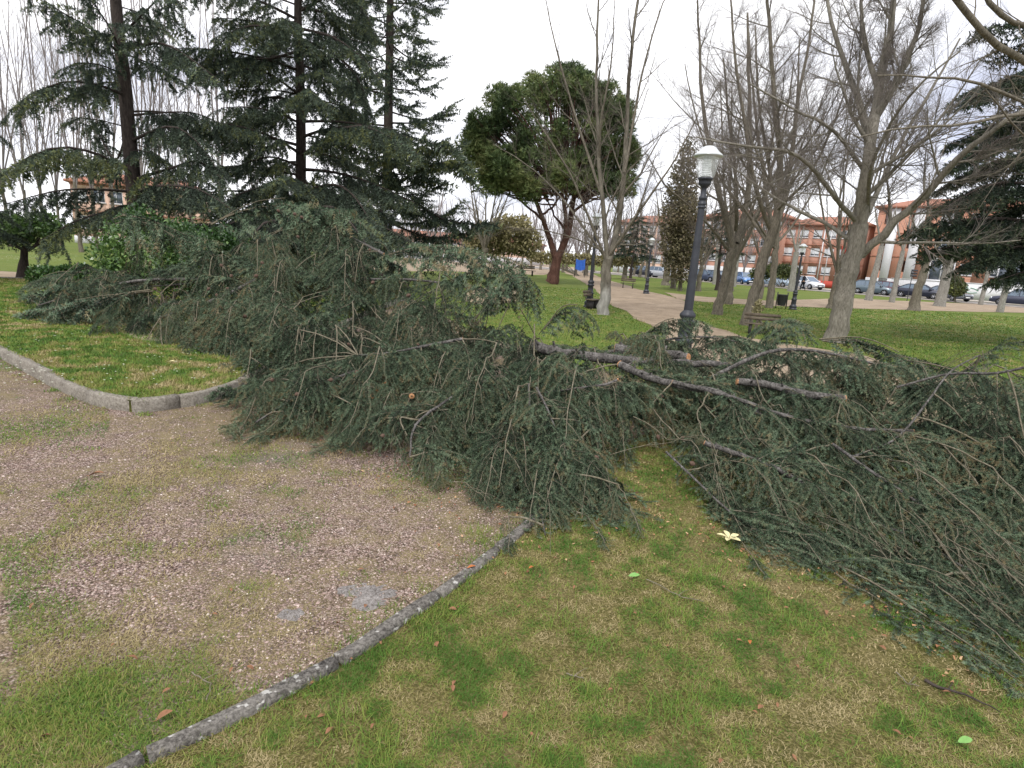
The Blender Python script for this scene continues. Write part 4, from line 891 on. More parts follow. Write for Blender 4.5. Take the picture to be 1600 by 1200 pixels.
# D: dark conifer at the right edge, reaching in over the lawn
Y = 17.0
ex = [([(1720, 250, Y), (1640, 215, Y - 1), (1570, 215, Y - 1.5), (1490, 262, Y - 2)], 4, 0), ([(1720, 330, Y), (1620, 290, Y - 1), (1540, 290, Y - 1.5), (1470, 330, Y - 2)], 4, 0), ([(1720, 380, Y), (1600, 345, Y - 1), (1500, 345, Y - 1.5), (1420, 362, Y - 2)], 4, .1), ([(1720, 340, Y), (1620, 350, Y - 1), (1520, 380, Y - 1.5), (1440, 392, Y - 1.5)], 4, .2),
      ([(1720, 400, Y), (1640, 385, Y - 1), (1570, 390, Y - 1.5), (1510, 420, Y - 2)], 4, -.1), ([(1720, 180, Y), (1650, 130, Y - 1), (1580, 120, Y - 1.5), (1510, 160, Y - 2)], 4, 0), ([(1720, 120, Y), (1640, 60, Y - 1), (1580, 40, Y - 1), (1520, 50, Y - 1)], 3, 0), ([(1720, 420, Y), (1650, 420, Y - 1), (1600, 425, Y - 1.5), (1560, 438, Y - 2)], 3, -.1),
      ([(1720, 290, Y), (1640, 250, Y + 1), (1560, 250, Y + 1), (1460, 300, Y + 1)], 4, 0), ([(1720, 220, Y), (1650, 180, Y + 1), (1570, 190, Y + 1), (1480, 225, Y + 1)], 4, 0)]
build_conifer('conifer_tree', 'very dark conifer at the right edge reaching over the parked cars', (1700, 470), Y, 15, cone(15, 3.6), 50, M['needles_dark'], .26, ex, 2.2, .35, .1, dens=4, seed=12, hang=.8)
# dark conifer cut off by the left edge and little dark evergreens behind
build_conifer('conifer_tree', 'dark low conifer cut off by the left edge of the picture', (-75, 450), 15.0, 5.2, cone(6.5, 2.6), 34, M['needles_dark'], .16, [], .9, .45, .15, dens=3.5, seed=14, hang=.8)
build_conifer('conifer_tree', 'dark small conifer among the trunks right of the lamp post', (1118, 462), 46.0, 6.5, lambda z: 3.4 * max(0, 1 - z / 8), 50, M['needles_dark'], .15, [], 2.6, .3, .1, dens=2.5, spr=SPR_XFAR, seed=17, hang=.6)
build_conifer('conifer_tree', 'small dark conifer left of the side lawn beyond the benches', (985, 440), 60.0, 6.5, lambda z: 4.0 * max(0, 1 - z / 8), 50, M['needles_dark'], .15, [], 2.2, .3, .1, dens=2, spr=SPR_XFAR, seed=18, hang=.6)

# ------------------------------------------------------------------ leafy clouds
def leaf_cloud(g, C, R, n, size, tint=.5, shell=.75, flat=1.0, r=None):
    """leaf-sized faces through a set of lobes, thicker towards the outside"""
    r = r or rng; C = np.asarray(C, float); R = np.asarray(R, float); p = R ** 2; i = r.choice(len(C), n, p=p / p.sum()); d = nrm(r.normal(0, 1, (n, 3)))
    rr = (shell + (1 - shell) * r.uniform(0, 1, n) + r.normal(0, .07, n)) * np.where(r.uniform(0, 1, n) < .25, r.uniform(.3, .9, n), 1)
    P = C[i] + d * (R[i] * rr)[:, None] * [1, 1, flat]
    a = nrm(r.normal(0, 1, (n, 3)) + d * .6); b2 = nrm(np.cross(a, r.normal(0, 1, (n, 3)))); s = size * r.uniform(.6, 1.3, n)[:, None]
    V = np.stack([P, P + a * s * .5 + b2 * s * .28, P + a * s, P + a * s * .5 - b2 * s * .28], 1).reshape(-1, 3)
    F = np.arange(n * 4).reshape(-1, 4); g.add(V, F, np.repeat(np.clip(r.normal(tint, .2, n) + (vnoise(P[:, 0], P[:, 2], 1.1) - .5) * .6, 0, 1), 4))
def tuft_cloud(g, C, R, n, per, ln, wd, tint=.5, r=None, up=.5):
    r = r or rng; C = np.asarray(C, float); R = np.asarray(R, float); p = R ** 2; i = r.choice(len(C), n, p=p / p.sum()); d = nrm(r.normal(0, 1, (n, 3)) + [0, 0, .25])
    rr = np.where(r.uniform(0, 1, n) < .7, r.uniform(.82, 1.05, n), r.uniform(.4, .9, n)); P = C[i] + d * (R[i] * rr)[:, None]
    D = nrm(d + [0, 0, up] + r.normal(0, .25, (n, 3))); V, F, t = needle_tris(P, D, per, ln, wd, fwd=.9, tint=np.clip(r.normal(tint, .14, n) + (vnoise(P[:, 0], P[:, 2], .9) - .5) * .7, 0, 1), r=r); g.add(V, F, t)

# the umbrella pine
Y = 38.0; b0 = gp(862, 440); b0 *= Y / b0[1]; b0[2] = 0; r_ = np.random.default_rng(4)
root = empty('pine_tree', b0); tag(root, 'big rounded green pine with forked reddish trunk beside the dirt path', 'tree')
lob = [(742, 232, 24), (755, 200, 26), (760, 262, 28), (790, 165, 30), (800, 215, 42), (795, 265, 36), (835, 150, 34), (850, 205, 50), (845, 265, 45), (875, 135, 32), (905, 165, 42), (900, 225, 50), (900, 130, 24), (940, 160, 34), (950, 205, 38), (945, 250, 34), (965, 180, 22), (975, 245, 20), (885, 280, 34), (820, 290, 26), (930, 285, 24), (770, 285, 18), (968, 290, 16)]
C, R = [], []
for k, (a, b_, c_) in enumerate(lob):
    for s in (-1, 1, 0):
        yy = Y + s * (2.6 - abs(a - 855) / 130 * 1.6) * (.9 if s else 0) + r_.normal(0, .3); C.append(at(a + r_.normal(0, 5) * abs(s), b_, yy) - b0); R.append(c_ * Y / FPX * (1 if s == 0 else .85) * .82)
sc, sr = [], []
for c_, r1_ in zip(C, R):
    for _ in range(9):
        d = nrm(r_.normal(0, 1, (1, 3)) + [0, 0, .15])[0]; sc.append(c_ + d * r1_ * r_.uniform(.75, 1.05) * [1, 1, .85]); sr.append(r_.uniform(.32, .62))
g = G(); tuft_cloud(g, sc, sr, 26000, 6, .36, .055, .55, r_, up=.9); g.build('crown', M['pine'], root)
g = G()
for c_ in sc[::2]: mid = np.array([.3, 0, 5.0]); limb(g, [mid + (c_ - mid) * .35 + r_.normal(0, .2, 3), mid + (c_ - mid) * .7 + r_.normal(0, .2, 3), c_], .06, .02, 6, 4)
g.build('branches', M['bark_red'], root)
g = G()
for p, a0, a1 in [([(862, 442, Y), (868, 415, Y), (872, 395, Y)], .62, .46), ([(868, 405, Y), (858, 370, Y), (845, 335, Y - .6), (832, 305, Y - 1), (815, 270, Y - 1)], .34, .12), ([(873, 400, Y), (888, 365, Y), (893, 330, Y + .4), (900, 290, Y + .5), (915, 240, Y)], .38, .12), ([(880, 385, Y), (884, 350, Y - .4), (880, 310, Y - .6), (870, 260, Y)], .26, .1), ([(893, 335, Y), (925, 305, Y + .5), (950, 270, Y + .8)], .16, .07), ([(850, 345, Y - .5), (820, 320, Y), (790, 290, Y + .5)], .14, .06), ([(848, 335, Y - .6), (868, 318, Y), (880, 290, Y)], .13, .06), ([(885, 360, Y), (865, 335, Y + .6), (850, 300, Y + 1)], .14, .06)]:
    limb(g, [at(*q) - b0 for q in p], a0 * .62, a1 * .62, 10, 8, .03, flare=.3 if a0 > .6 else 0)
g.build('trunk', M['bark_red'], root, smooth=True)

# glossy shrub behind the heap
b0 = gp(265, 455); b0 *= 12.0 / b0[1]; b0[2] = .1
root = empty('laurel_shrub', b0); tag(root, 'glossy bright green broadleaf shrub behind the left mound of cut branches', 'shrub')
C = [at(a, b_, 12.0 + c_) - b0 for a, b_, c_ in [(175, 400, 0), (195, 370, .2), (200, 420, 0), (180, 435, 0), (240, 375, .3), (285, 370, .2), (330, 385, 0), (350, 400, .3), (300, 405, 0), (250, 410, 0), (220, 350, .5), (360, 385, .4), (200, 455, .1), (280, 440, .2), (340, 430, .2)]]
g = G(); leaf_cloud(g, C, [.42] * len(C), 14000, .085, .5, .6); g.build('leaves', M['laurel'], root)
g = G()
for c_ in C: limb(g, [[rng.normal(0, .25), rng.normal(0, .1), 0], c_ * .5, c_], .02, .006, 6, 4)
g.build('stems', M['bark_mid'], root)

# clipped olive dome, wiry brush and small shrubs
def shrub(label, px, Y, lobes, size, n, m_, cat='shrub', name='shrub', group=None, stems=6):
    b0 = gp(*px); b0 *= Y / b0[1]; b0[2] = 0; root = empty(name, b0); tag(root, label, cat, group)
    C = [at(a, b_, Y + dy) - b0 for a, b_, rp, dy in lobes]; R = [rp * Y / FPX for _, _, rp, _ in lobes]; g = G(); leaf_cloud(g, C, R, n, size, .5, .7); g.build('leaves', m_, root); g = G()
    for c_ in C[:stems]: limb(g, [[rng.normal(0, .1), 0, 0], c_ * .5 + [0, 0, 0], c_], .05, .02, 6, 4)
    g.build('stems', M['bark_mid'], root); return root
shrub('rounded olive brown tree crown low on the skyline left of the pine', (790, 425), 50, [(770, 375, 26, 0), (800, 368, 30, 0), (825, 380, 22, 0), (745, 380, 20, 0), (785, 355, 18, 1), (815, 352, 14, -1), (755, 362, 14, 0)], .28, 9000, M['olive'], 'tree', 'round_tree')
shrub('round green bush against the white wall behind the parked cars', (1492, 468), 54, [(1492, 447, 13, 0), (1490, 440, 10, 0), (1497, 452, 11, 0)], .22, 2600, M['needles_olive'])
shrub('dark green hedge behind the pale silver car', (1222, 446), 66, [(1195, 425, 10, 0), (1210, 424, 11, 0), (1225, 424, 11, 0), (1240, 427, 10, 0), (1180, 428, 8, 0)], .3, 3000, M['needles_olive'], 'hedge', 'hedge')
shrub('low dark bush on the lawn beside the leftmost small tree', (38, 436), 13.8, [(60, 430, 14, 0), (80, 432, 16, 0), (105, 430, 16, .3), (130, 428, 15, 0)], .08, 4200, M['laurel'])
shrub('tiny brown leaved sapling beside the nearest bench', (1187, 500), 16.5, [(1184, 482, 6, 0), (1187, 474, 5, 0), (1181, 490, 5, 0)], .08, 260, M['olive'], 'sapling', 'sapling')
# small spreading evergreen on the far left lawn
Y = 17.5; b0 = gp(36, 425); b0 *= Y / b0[1]; b0[2] = 0; root = empty('small_evergreen', b0); tag(root, 'small spreading evergreen with short forked trunk on the far left lawn', 'tree')
g = G(); C = [at(a, b_, Y + c_) - b0 for a, b_, c_ in [(-20, 350, 0), (10, 345, .3), (40, 350, 0), (70, 345, .4), (20, 365, -.3), (55, 368, .2), (-10, 370, 0), (85, 360, 0)]]; leaf_cloud(g, C, [.40] * 8, 5200, .11, .75, .6, .7); g.build('crown', M['laurel'], root)
g = G(); limb(g, [[0, 0, 0], at(37, 400, Y) - b0, at(40, 385, Y) - b0], .13, .09, 6, 8, .01, flare=.5)
for q in [(10, 365), (30, 355), (62, 372), (80, 360)]: limb(g, [at(39, 392, Y) - b0, (at(39, 392, Y) + at(*q, Y)) / 2 - b0 - [0, 0, .1], at(*q, Y) - b0], .06, .02, 6, 5)
g.build('trunk', M['bark_dark'], root, smooth=True)

# ------------------------------------------------------------------ bare trees
def spawn(g, Ps, Rs, n, ang, lr, tlo, thi, up, r, K=6, sides=4, jit=.10, lmin=.3, rr=.55, rend=.2, dirw=None):
    """n children from each parent polyline, vectorised"""
    Ps = np.asarray(Ps); Rs = np.asarray(Rs); Mn, Kp, _ = Ps.shape; L = np.linalg.norm(np.diff(Ps, axis=1), axis=2).sum(1)
    idx = np.repeat(np.arange(Mn), n); m = len(idx); t = tlo + (thi - tlo) * ((np.tile(np.arange(n), Mn) + r.uniform(0, 1, m)) / n); j = t * (Kp - 1); a = np.clip(j.astype(int), 0, Kp - 2); f = (j - a)[:, None]
    p = Ps[idx, a] * (1 - f) + Ps[idx, a + 1] * f; T = nrm(Ps[idx, a + 1] - Ps[idx, a]); rad = (Rs[idx, a] * (1 - f[:, 0]) + Rs[idx, a + 1] * f[:, 0]) * rr * r.uniform(.75, 1.1, m)
    q = r.normal(0, 1, (m, 3)); q -= (q * T).sum(1, keepdims=True) * T; q = nrm(q); an = np.radians(r.normal(ang, ang * .25, m))[:, None]; d = T * np.cos(an) + q * np.sin(an)
    ln = np.maximum(lmin, L[idx] * lr * (1.15 - .75 * t) * r.uniform(.6, 1.3, m)); P = [p]; 
    for k in range(K - 1):
        d = nrm(d + np.array([0, 0, up]) + r.normal(0, jit, (m, 3))); P.append(P[-1] + d * (ln / (K - 1))[:, None])
    P = np.stack(P, 1); R = rad[:, None] * np.linspace(1, rend, K)[None]; V, F = tubes(P, R, sides); g.add(V, F); return P, R
def bare_tree(name, label, b0, stems, levels, mats, seed, group=None, loc=None, trunkmat=None, wob=.11, cat='tree'):
    """stems: list of (points relative to base, r0, r1, flare) ; levels: list of dicts for spawn"""
    r = np.random.default_rng(seed); root = empty(name, b0); tag(root, label, cat, group); gt, gb, gs = G(), G(), G(); Ps, Rs = [], []
    for i, (pts, r0, r1, fl) in enumerate(stems):
        P = smooth_path(pts, 14); P[1:-1] += r.normal(0, r0 * wob, (12, 3)); t = np.linspace(0, 1, 14); r0_, r1_ = (r0, r1) if i == 0 else (r0 * .78, r1 * .7); R = (r0_ + (r1_ - r0_) * t) * (1 + r.normal(0, .035, 14)) + fl * r0 * np.exp(-t * 9)
        V, F = tubes(P[None], R[None], 10); (gt if r0 > .09 or i == 0 else gb).add(V, F)
        if levels and (i > 0 or len(stems) == 1): Ps.append(P); Rs.append(R)
    if not Ps: Ps.append(P); Rs.append(R)
    P, R = np.array(Ps), np.array(Rs)
    for k, lv in enumerate(levels):
        lv = dict(lv); tgt = gb if k < len(levels) - 1 else gs
        nP, nR = spawn(tgt, P, R, r=r, **lv)
        if lv.get('K', 6) != P.shape[1]: P, R = nP, nR
        else: P, R = nP, nR
    gt.build('trunk', trunkmat or mats[0], root, smooth=True)
    if gb.v: gb.build('branches', mats[1], root, smooth=True)
    if gs.v: gs.build('twigs', mats[2], root)
    return root
def bt_px(name, label, base, Y, stems_px, levels, mats, seed, group=None, trunkmat=None, rscale=1.0):
    b0 = gp(*base); b0 *= Y / b0[1]; b0[2] = 0; st = []
    for pts, r0, r1, fl in stems_px:
        P = [at(a, b_, Y + (c_[0] if c_ else 0)) - b0 for a, b_, *c_ in pts]
        if fl: P[0][2] = -.05
        st.append((P, r0, r1, fl))
    return bare_tree(name, label, b0, st, levels, mats, seed, group, trunkmat=trunkmat, wob=.05 if name == 'street_tree' else .11)
BM = (M['bark_mid'], M['bark_mid'], M['bark_twig']); BP = (M['bark_pale'], M['bark_pale'], M['bark_twig']); BF = (M['bark_mid'], M['bark_far'], M['bark_far'])
L3 = [dict(n=13, ang=48, lr=.47, tlo=.10, thi=.97, up=.06, K=7, sides=5, rr=.40, jit=.07), dict(n=10, ang=38, lr=.48, tlo=.12, thi=.97, up=.05, K=6, sides=4, rr=.5, jit=.10), dict(n=20, ang=36, lr=.6, tlo=.10, thi=.97, up=.03, K=4, sides=3, rr=.72, lmin=.3)]
# the big one with spreading limbs
bt_px('bare_tree', 'big bare tree with thick grey trunk forking low, nearest tree on the right lawn', (1303, 530), 14.4,
      [([(1303, 532), (1318, 470), (1332, 400), (1343, 350)], .245, .20, .22), ([(1343, 355), (1352, 300, -.2), (1360, 230, -.3), (1368, 170, 0), (1385, 80, 0), (1400, -40, .4)], .21, .07, 0), ([(1345, 400), (1400, 345, -.5), (1450, 300, -1.0), (1500, 245, -1.6), (1560, 195, -2.2), (1640, 150, -2.6)], .14, .05, 0),
       ([(1338, 345), (1310, 315, -.5), (1275, 270, -1), (1235, 238, -1.4), (1160, 228, -1.7), (1088, 214, -1.9)], .085, .02, 0), ([(1358, 230), (1345, 165, .4), (1320, 100, .8), (1300, 40, 1), (1285, -30, 1.2)], .12, .04, 0), ([(1365, 190), (1400, 130, -.4), (1430, 60, -.6), (1450, -30, -.8)], .12, .04, 0),
       ([(1350, 345), (1375, 290, .8), (1405, 225, 1.2), (1450, 150, 1.6), (1500, 60, 2)], .09, .03, 0), ([(1330, 375), (1290, 350, .6), (1240, 325, 1), (1190, 295, 1.3), (1130, 250, 1.4)], .07, .02, 0), ([(1352, 270), (1320, 225, -.8), (1290, 195, -1.4), (1240, 170, -1.8), (1170, 130, -2)], .07, .02, 0), ([(1356, 330), (1362, 260, -1.2), (1400, 180, -2), (1440, 130, -2.6), (1500, 80, -3)], .07, .02, 0),
       ([(1372, 140), (1350, 60, .5), (1345, -20, .8), (1350, -80, 1)], .08, .03, 0)],
      L3, BP, 21)
# two leaning stems right of the lamp
bt_px('bare_tree', 'bare tree with leaning pale brown trunk directly behind the nearest bench', (1165, 505), 17.5,
      [([(1165, 508), (1180, 455), (1195, 400), (1212, 340)], .165, .13, .25), ([(1212, 345), (1218, 280), (1215, 200), (1205, 100), (1200, -30)], .13, .05, 0), ([(1208, 350), (1235, 260, .5), (1245, 170, .8), (1265, 60, 1), (1275, -30, 1)], .10, .035, 0), ([(1205, 360), (1180, 290, -.5), (1165, 200, -.8), (1150, 100, -1), (1140, -20, -1)], .09, .03, 0), ([(1214, 330), (1200, 250, .6), (1185, 150, 1), (1180, 40, 1.3)], .08, .03, 0), ([(1200, 380), (1165, 330, .5), (1120, 270, .8), (1090, 190, 1), (1070, 100, 1)], .06, .02, 0), ([(1212, 330), (1260, 280, -.8), (1300, 200, -1.2), (1330, 110, -1.4)], .06, .02, 0)],
      L3, BM, 22)
bt_px('bare_tree', 'bare tree with dark forked trunk just right of the near lamp post', (1122, 486), 21.0,
      [([(1120, 488), (1133, 440), (1142, 400), (1148, 380)], .175, .145, .2), ([(1146, 385), (1135, 340), (1120, 290), (1105, 210), (1095, 110), (1090, 0)], .14, .04, 0), ([(1150, 380), (1165, 330, .5), (1172, 260, .6), (1170, 150, .8), (1168, 20, 1)], .15, .05, 0), ([(1150, 375), (1185, 330, .6), (1200, 280, .8), (1225, 200, 1), (1240, 100, 1)], .10, .03, 0), ([(1142, 395), (1110, 355, -.5), (1075, 320, -.8), (1040, 290, -1), (1010, 240, -1)], .07, .02, 0), ([(1150, 360), (1150, 280, -1), (1140, 200, -1.2), (1130, 90, -1.4)], .09, .03, 0)],
      L3, BM, 23)
bt_px('bare_tree', 'slender bare tree standing beside the litter bin', (1202, 474), 27.0,
      [([(1202, 476), (1208, 430), (1212, 390), (1213, 370)], .165, .135, .2), ([(1213, 372), (1222, 320), (1235, 250), (1245, 170), (1250, 60)], .14, .04, 0), ([(1212, 375), (1200, 320), (1190, 250), (1178, 160), (1170, 50)], .13, .04, 0), ([(1213, 380), (1240, 350, .5), (1270, 300, .8), (1300, 240, 1)], .08, .02, 0), ([(1212, 390), (1185, 350, -.6), (1160, 300, -.9), (1140, 250, -1)], .07, .02, 0)],
      L3, BM, 24)
# multi-stemmed tree with whitewashed foot beside the dirt path
t9 = bt_px('bare_tree', 'bare vase shaped tree with a pale whitewashed trunk base on the dirt path edge', (943, 487), 18.0,
      [([(942, 489), (946, 450), (948, 420), (950, 405)], .175, .14, .2), ([(948, 410), (944, 350), (938, 280), (934, 200), (932, 100), (936, -20)], .10, .035, 0), ([(952, 408), (966, 350, .3), (974, 290, .4), (980, 200, .5), (984, 100, .5), (1000, -20, .6)], .12, .05, 0), ([(976, 270, .3), (988, 200, .6), (1000, 130, .8), (1030, 20, 1), (1060, -40, 1)], .06, .02, 0),
       ([(946, 405), (920, 340, -.4), (890, 270, -.8), (850, 205, -1), (815, 150, -1.2)], .06, .012, 0), ([(944, 400), (915, 360, .4), (870, 300, .8), (820, 255, 1), (770, 225, 1.1)], .05, .012, 0), ([(952, 400), (985, 350, -.5), (1020, 300, -.8), (1060, 240, -1), (1095, 170, -1)], .06, .015, 0), ([(938, 300), (915, 230, .3), (890, 150, .5), (865, 60, .6), (850, -20, .6)], .06, .015, 0),
       ([(946, 395), (905, 375, -.6), (850, 360, -1), (790, 355, -1.1)], .035, .01, 0), ([(955, 395), (990, 345, .6), (1010, 290, .9), (1025, 240, 1)], .05, .015, 0), ([(936, 250), (940, 180, -.5), (955, 100, -.7), (960, 0, -.8)], .05, .015, 0)],
      [dict(n=13, ang=38, lr=.34, tlo=.06, thi=.97, up=.06, K=7, sides=4, rr=.42), dict(n=10, ang=36, lr=.45, tlo=.15, thi=.97, up=.05, K=5, sides=3, rr=.5), dict(n=7, ang=36, lr=.5, tlo=.1, thi=.97, up=.03, K=4, sides=3, rr=.6, lmin=.2)], BM, 25, trunkmat=M['bark_wash'])
# overhanging limbs of a tree just out of the frame, top right
b0 = gp(1830, 560); b0 *= 9.5 / b0[1]; b0[2] = 0
st = [([[0, 0, -.05], [.1, .1, 2], [.05, .2, 4]], .26, .2, .3)]
for pts, r0, r1 in [([(1800, 250, 9.3), (1700, 160, 8.8), (1600, 95, 8.3), (1540, 55, 8), (1480, -20, 7.8)], .075, .05), ([(1800, 100, 9), (1680, 60, 8.6), (1600, 40, 8.2), (1560, 20, 8), (1530, -30, 8)], .06, .04), ([(1800, 190, 9), (1700, 190, 8.2), (1600, 178, 7.6), (1500, 195, 7.1), (1420, 200, 6.8), (1340, 215, 6.6)], .05, .012), ([(1800, 230, 8.5), (1700, 200, 8), (1600, 160, 7.6), (1520, 128, 7.4), (1440, 120, 7.2), (1370, 118, 7)], .045, .01), ([(1800, 300, 8.5), (1700, 250, 8), (1620, 225, 7.5), (1580, 190, 7.2), (1540, 140, 7)], .03, .01)]:
    st.append(([at(*q) - b0 for q in pts], r0, r1, 0))
bare_tree('bare_tree', 'bare tree outside the right edge whose limbs hang into the top right corner', b0, st, [dict(n=9, ang=45, lr=.3, tlo=.25, thi=.97, up=-.01, K=6, sides=4, rr=.35), dict(n=6, ang=40, lr=.4, tlo=.15, thi=.97, up=0, K=5, sides=3, rr=.5), dict(n=3, ang=36, lr=.4, tlo=.15, thi=.95, up=0, K=4, sides=3, rr=.6, lmin=.08)], BM, 26)
# street trees by the road and small dark tree on the lawn edge
L2 = [dict(n=9, ang=40, lr=.42, tlo=.12, thi=.97, up=.06, K=6, sides=4, rr=.5), dict(n=6, ang=38, lr=.42, tlo=.15, thi=.97, up=.05, K=5, sides=3, rr=.55, lmin=.25)]
bt_px('bare_tree', 'dark slim bare tree at the lawn edge in front of the dark saloon car', (1427, 484), 33.5, [([(1427, 486), (1436, 450), (1446, 415), (1448, 400)], .26, .18, .4), ([(1448, 402), (1446, 370), (1450, 330), (1452, 270)], .13, .04, 0), ([(1448, 402), (1475, 375), (1500, 355), (1530, 330)], .10, .03, 0), ([(1447, 405), (1436, 380), (1430, 355), (1420, 320)], .08, .03, 0)], L2, BM, 27)
def street_tree(base, Y, top, lean, label, seed, mats=None, r0=.26):
    a, b_ = base; x2, y2 = top; mx_, my_ = a + (x2 - a) * .55, b_ + (y2 - b_) * .55
    return bt_px('street_tree', label, base, Y, [([(a, b_ + 1), (a + (mx_ - a) * .5, (b_ + my_) / 2), (mx_, my_)], r0, r0 * .75, .15), ([(mx_, my_), (mx_ - 6, my_ - 25), (mx_ - 12, y2)], r0 * .5, .05, 0), ([(mx_, my_), (mx_ + 8, my_ - 22), (x2 + 6, y2 + 4)], r0 * .5, .05, 0), ([(mx_, my_), (x2, y2 - 4)], r0 * .45, .05, 0)], [dict(n=6, ang=35, lr=.5, tlo=.3, thi=1, up=.1, K=5, sides=3, rr=.5), dict(n=4, ang=35, lr=.5, tlo=.2, thi=1, up=.08, K=4, sides=3, rr=.5, lmin=.3)], mats or (M['bark_white'], M['bark_far'], M['bark_far']), seed, 'pale pollarded trees along the road')
street_tree((1358, 462), 45, (1395, 320), 0, 'pale pollarded street tree in front of the grey hatchback', 31)
street_tree((1394, 467), 44, (1425, 330), 0, 'pale slim street tree between the grey hatchback and the dark saloon', 32, r0=.2)
street_tree((1469, 470), 42.5, (1500, 340), 0, 'pale thick street tree in front of the silver car nose', 33, r0=.36)
street_tree((1563, 482), 39, (1600, 350), 0, 'pale slim street tree before the dark car at the right edge', 34, r0=.2)
street_tree((1534, 468), 52, (1555, 370), 0, 'grey thin street tree beside the white garden wall', 35, r0=.18)
street_tree((1237, 447), 56, (1250, 350), 0, 'pale street tree beside the two walking people', 36, r0=.32)
street_tree((1146, 441), 60, (1160, 350), 0, 'pale street tree left of the blue car', 37, r0=.28)
street_tree((1117, 436), 64, (1124, 360), 0, 'thin pale street tree by the dark car left of the blue car', 38, r0=.22)
# middle distance trees on the lawns
def mid_tree(base, Y, h, label, seed, r0=.22, sp=1.0, mats=BM, group=None, lv=L2, name='bare_tree'):
    r = np.random.default_rng(seed); b0 = gp(*base); b0 *= Y / b0[1]; b0[2] = 0; f = h * .22; st = [([[0, 0, -.05], [r.normal(0, .05), 0, f * .5], [r.normal(0, .1), 0, f]], r0, r0 * .8, .35)]
    for k in range(6):
        a = k * 2.4 + r.uniform(0, 1); s = sp * r.uniform(.10, .28) * h; st.append(([[0, 0, f * r.uniform(.85, 1)], [math.cos(a) * s * .5, math.sin(a) * s * .5, f + (h - f) * .35], [math.cos(a) * s, math.sin(a) * s, h * r.uniform(.8, 1)]], r0 * .5, .03, 0))
    return bare_tree(name, label, b0, st, lv, mats, seed, group)
gx = 'bare trees on the middle lawns'
for i, (b_, Y, h, r0, lb) in enumerate([((1040, 440), 50, 9, .30, 'grey bare tree beyond the path just left of the near lamp post'), ((1052, 446), 44, 8, .2, 'second bare tree left of the near lamp post, slimmer'), ((1092, 448), 42, 8, .18, 'thin bare tree seen just right of the near lamp post'), ((1140, 447), 46, 10, .30, 'stout bare tree behind the dark forked trunk'), ((1138, 474), 28, 10, .19, 'bare tree hidden half behind the dark forked trunk'),
                                        ((1186, 458), 36, 10, .18, 'bare tree behind the leaning trunk'), ((976, 434), 62, 8.5, .26, 'bare tree behind the far bench'), ((1300, 473), 30, 9, .2, 'bare tree half hidden behind the big grey trunk'), ((915, 434), 66, 9, .25, 'bare tree behind the lamp post beside the blue sheet'), ((755, 423), 48, 9.5, .28, 'pollarded grey tree with upright limbs in front of the olive dome'),
                                        ((640, 413), 70, 8, .2, 'bare tree on the far path right of the tall cedar'), ((575, 415), 55, 5.5, .14, 'small forked tree left of the tall cedar trunk'), ((622, 412), 58, 5.0, .14, 'small forked dark tree right of the tall cedar trunk'), ((1000, 428), 75, 9, .2, 'bare tree beyond the far lamp post')]):
    mid_tree(b_, Y, h, lb, 50 + i, r0, 1.0)
# rows of far bare trees: share meshes
def far_row(spots, label, group, seed, h, sp, mats=BF, r0=.16, name='bare_tree'):
    protos = [mid_tree((spots[i][0], spots[i][1]), spots[i][2], h, label, seed + i, r0, sp, mats, group, name=name, lv=[dict(n=10, ang=30, lr=.42, tlo=.1, thi=.97, up=.12, K=5, sides=3, rr=.5), dict(n=6, ang=28, lr=.45, tlo=.1, thi=.97, up=.1, K=4, sides=3, rr=.55, lmin=.3)]) for i in range(3)]
    for i, (a, b_, Y) in enumerate(spots[3:]):
        p = protos[i % 3]; c = p.copy(); COL.objects.link(c); q = gp(a, b_); q *= Y / q[1]; c.location = (q[0], q[1], 0); c.rotation_euler = (0, 0, rng.uniform(0, 6)); s = rng.uniform(.85, 1.2); c.scale = (s, s, s)
        for ch in [o for o in bpy.data.objects if o.parent == p]:
            k = ch.copy(); COL.objects.link(k); k.parent = c
far_row([(20, 415, 42), (75, 416, 46), (130, 418, 40), (255, 420, 44), (305, 421, 40), (350, 423, 47), (-30, 412, 40), (185, 419, 50), (100, 417, 52), (280, 420, 52), (230, 420, 42), (400, 424, 52), (50, 415, 50), (155, 418, 43)], 'tall bare poplar in the row behind the left cedar', 'tall bare poplars behind the left cedars', 70, 21, .55, r0=.13, name='poplar_tree')
far_row([(520, 410, 80), (560, 411, 90), (660, 412, 85), (690, 414, 78), (720, 415, 88), (830, 418, 90), (900, 424, 85), (940, 426, 80), (990, 430, 82), (1020, 430, 90), (1060, 434, 75), (1100, 436, 82), (700, 412, 95), (610, 411, 95), (965, 428, 95), (880, 422, 75), (1160, 440, 80), (1085, 436, 95), (870, 418, 70), (885, 420, 85), (912, 424, 78), (928, 424, 92), (950, 427, 72), (1010, 431, 70), (1035, 433, 86), (845, 417, 82), (815, 414, 70), (740, 412, 76), (675, 408, 66), (645, 409, 90), (590, 405, 72), (540, 404, 66), (500, 405, 88), (1050, 434, 68), (1120, 440, 72), (1195, 444, 88), (900, 420, 64), (860, 417, 98)], 'far bare tree in the hazy belt behind the park', 'far bare trees behind the park', 80, 9.5, 1.0, r0=.16)

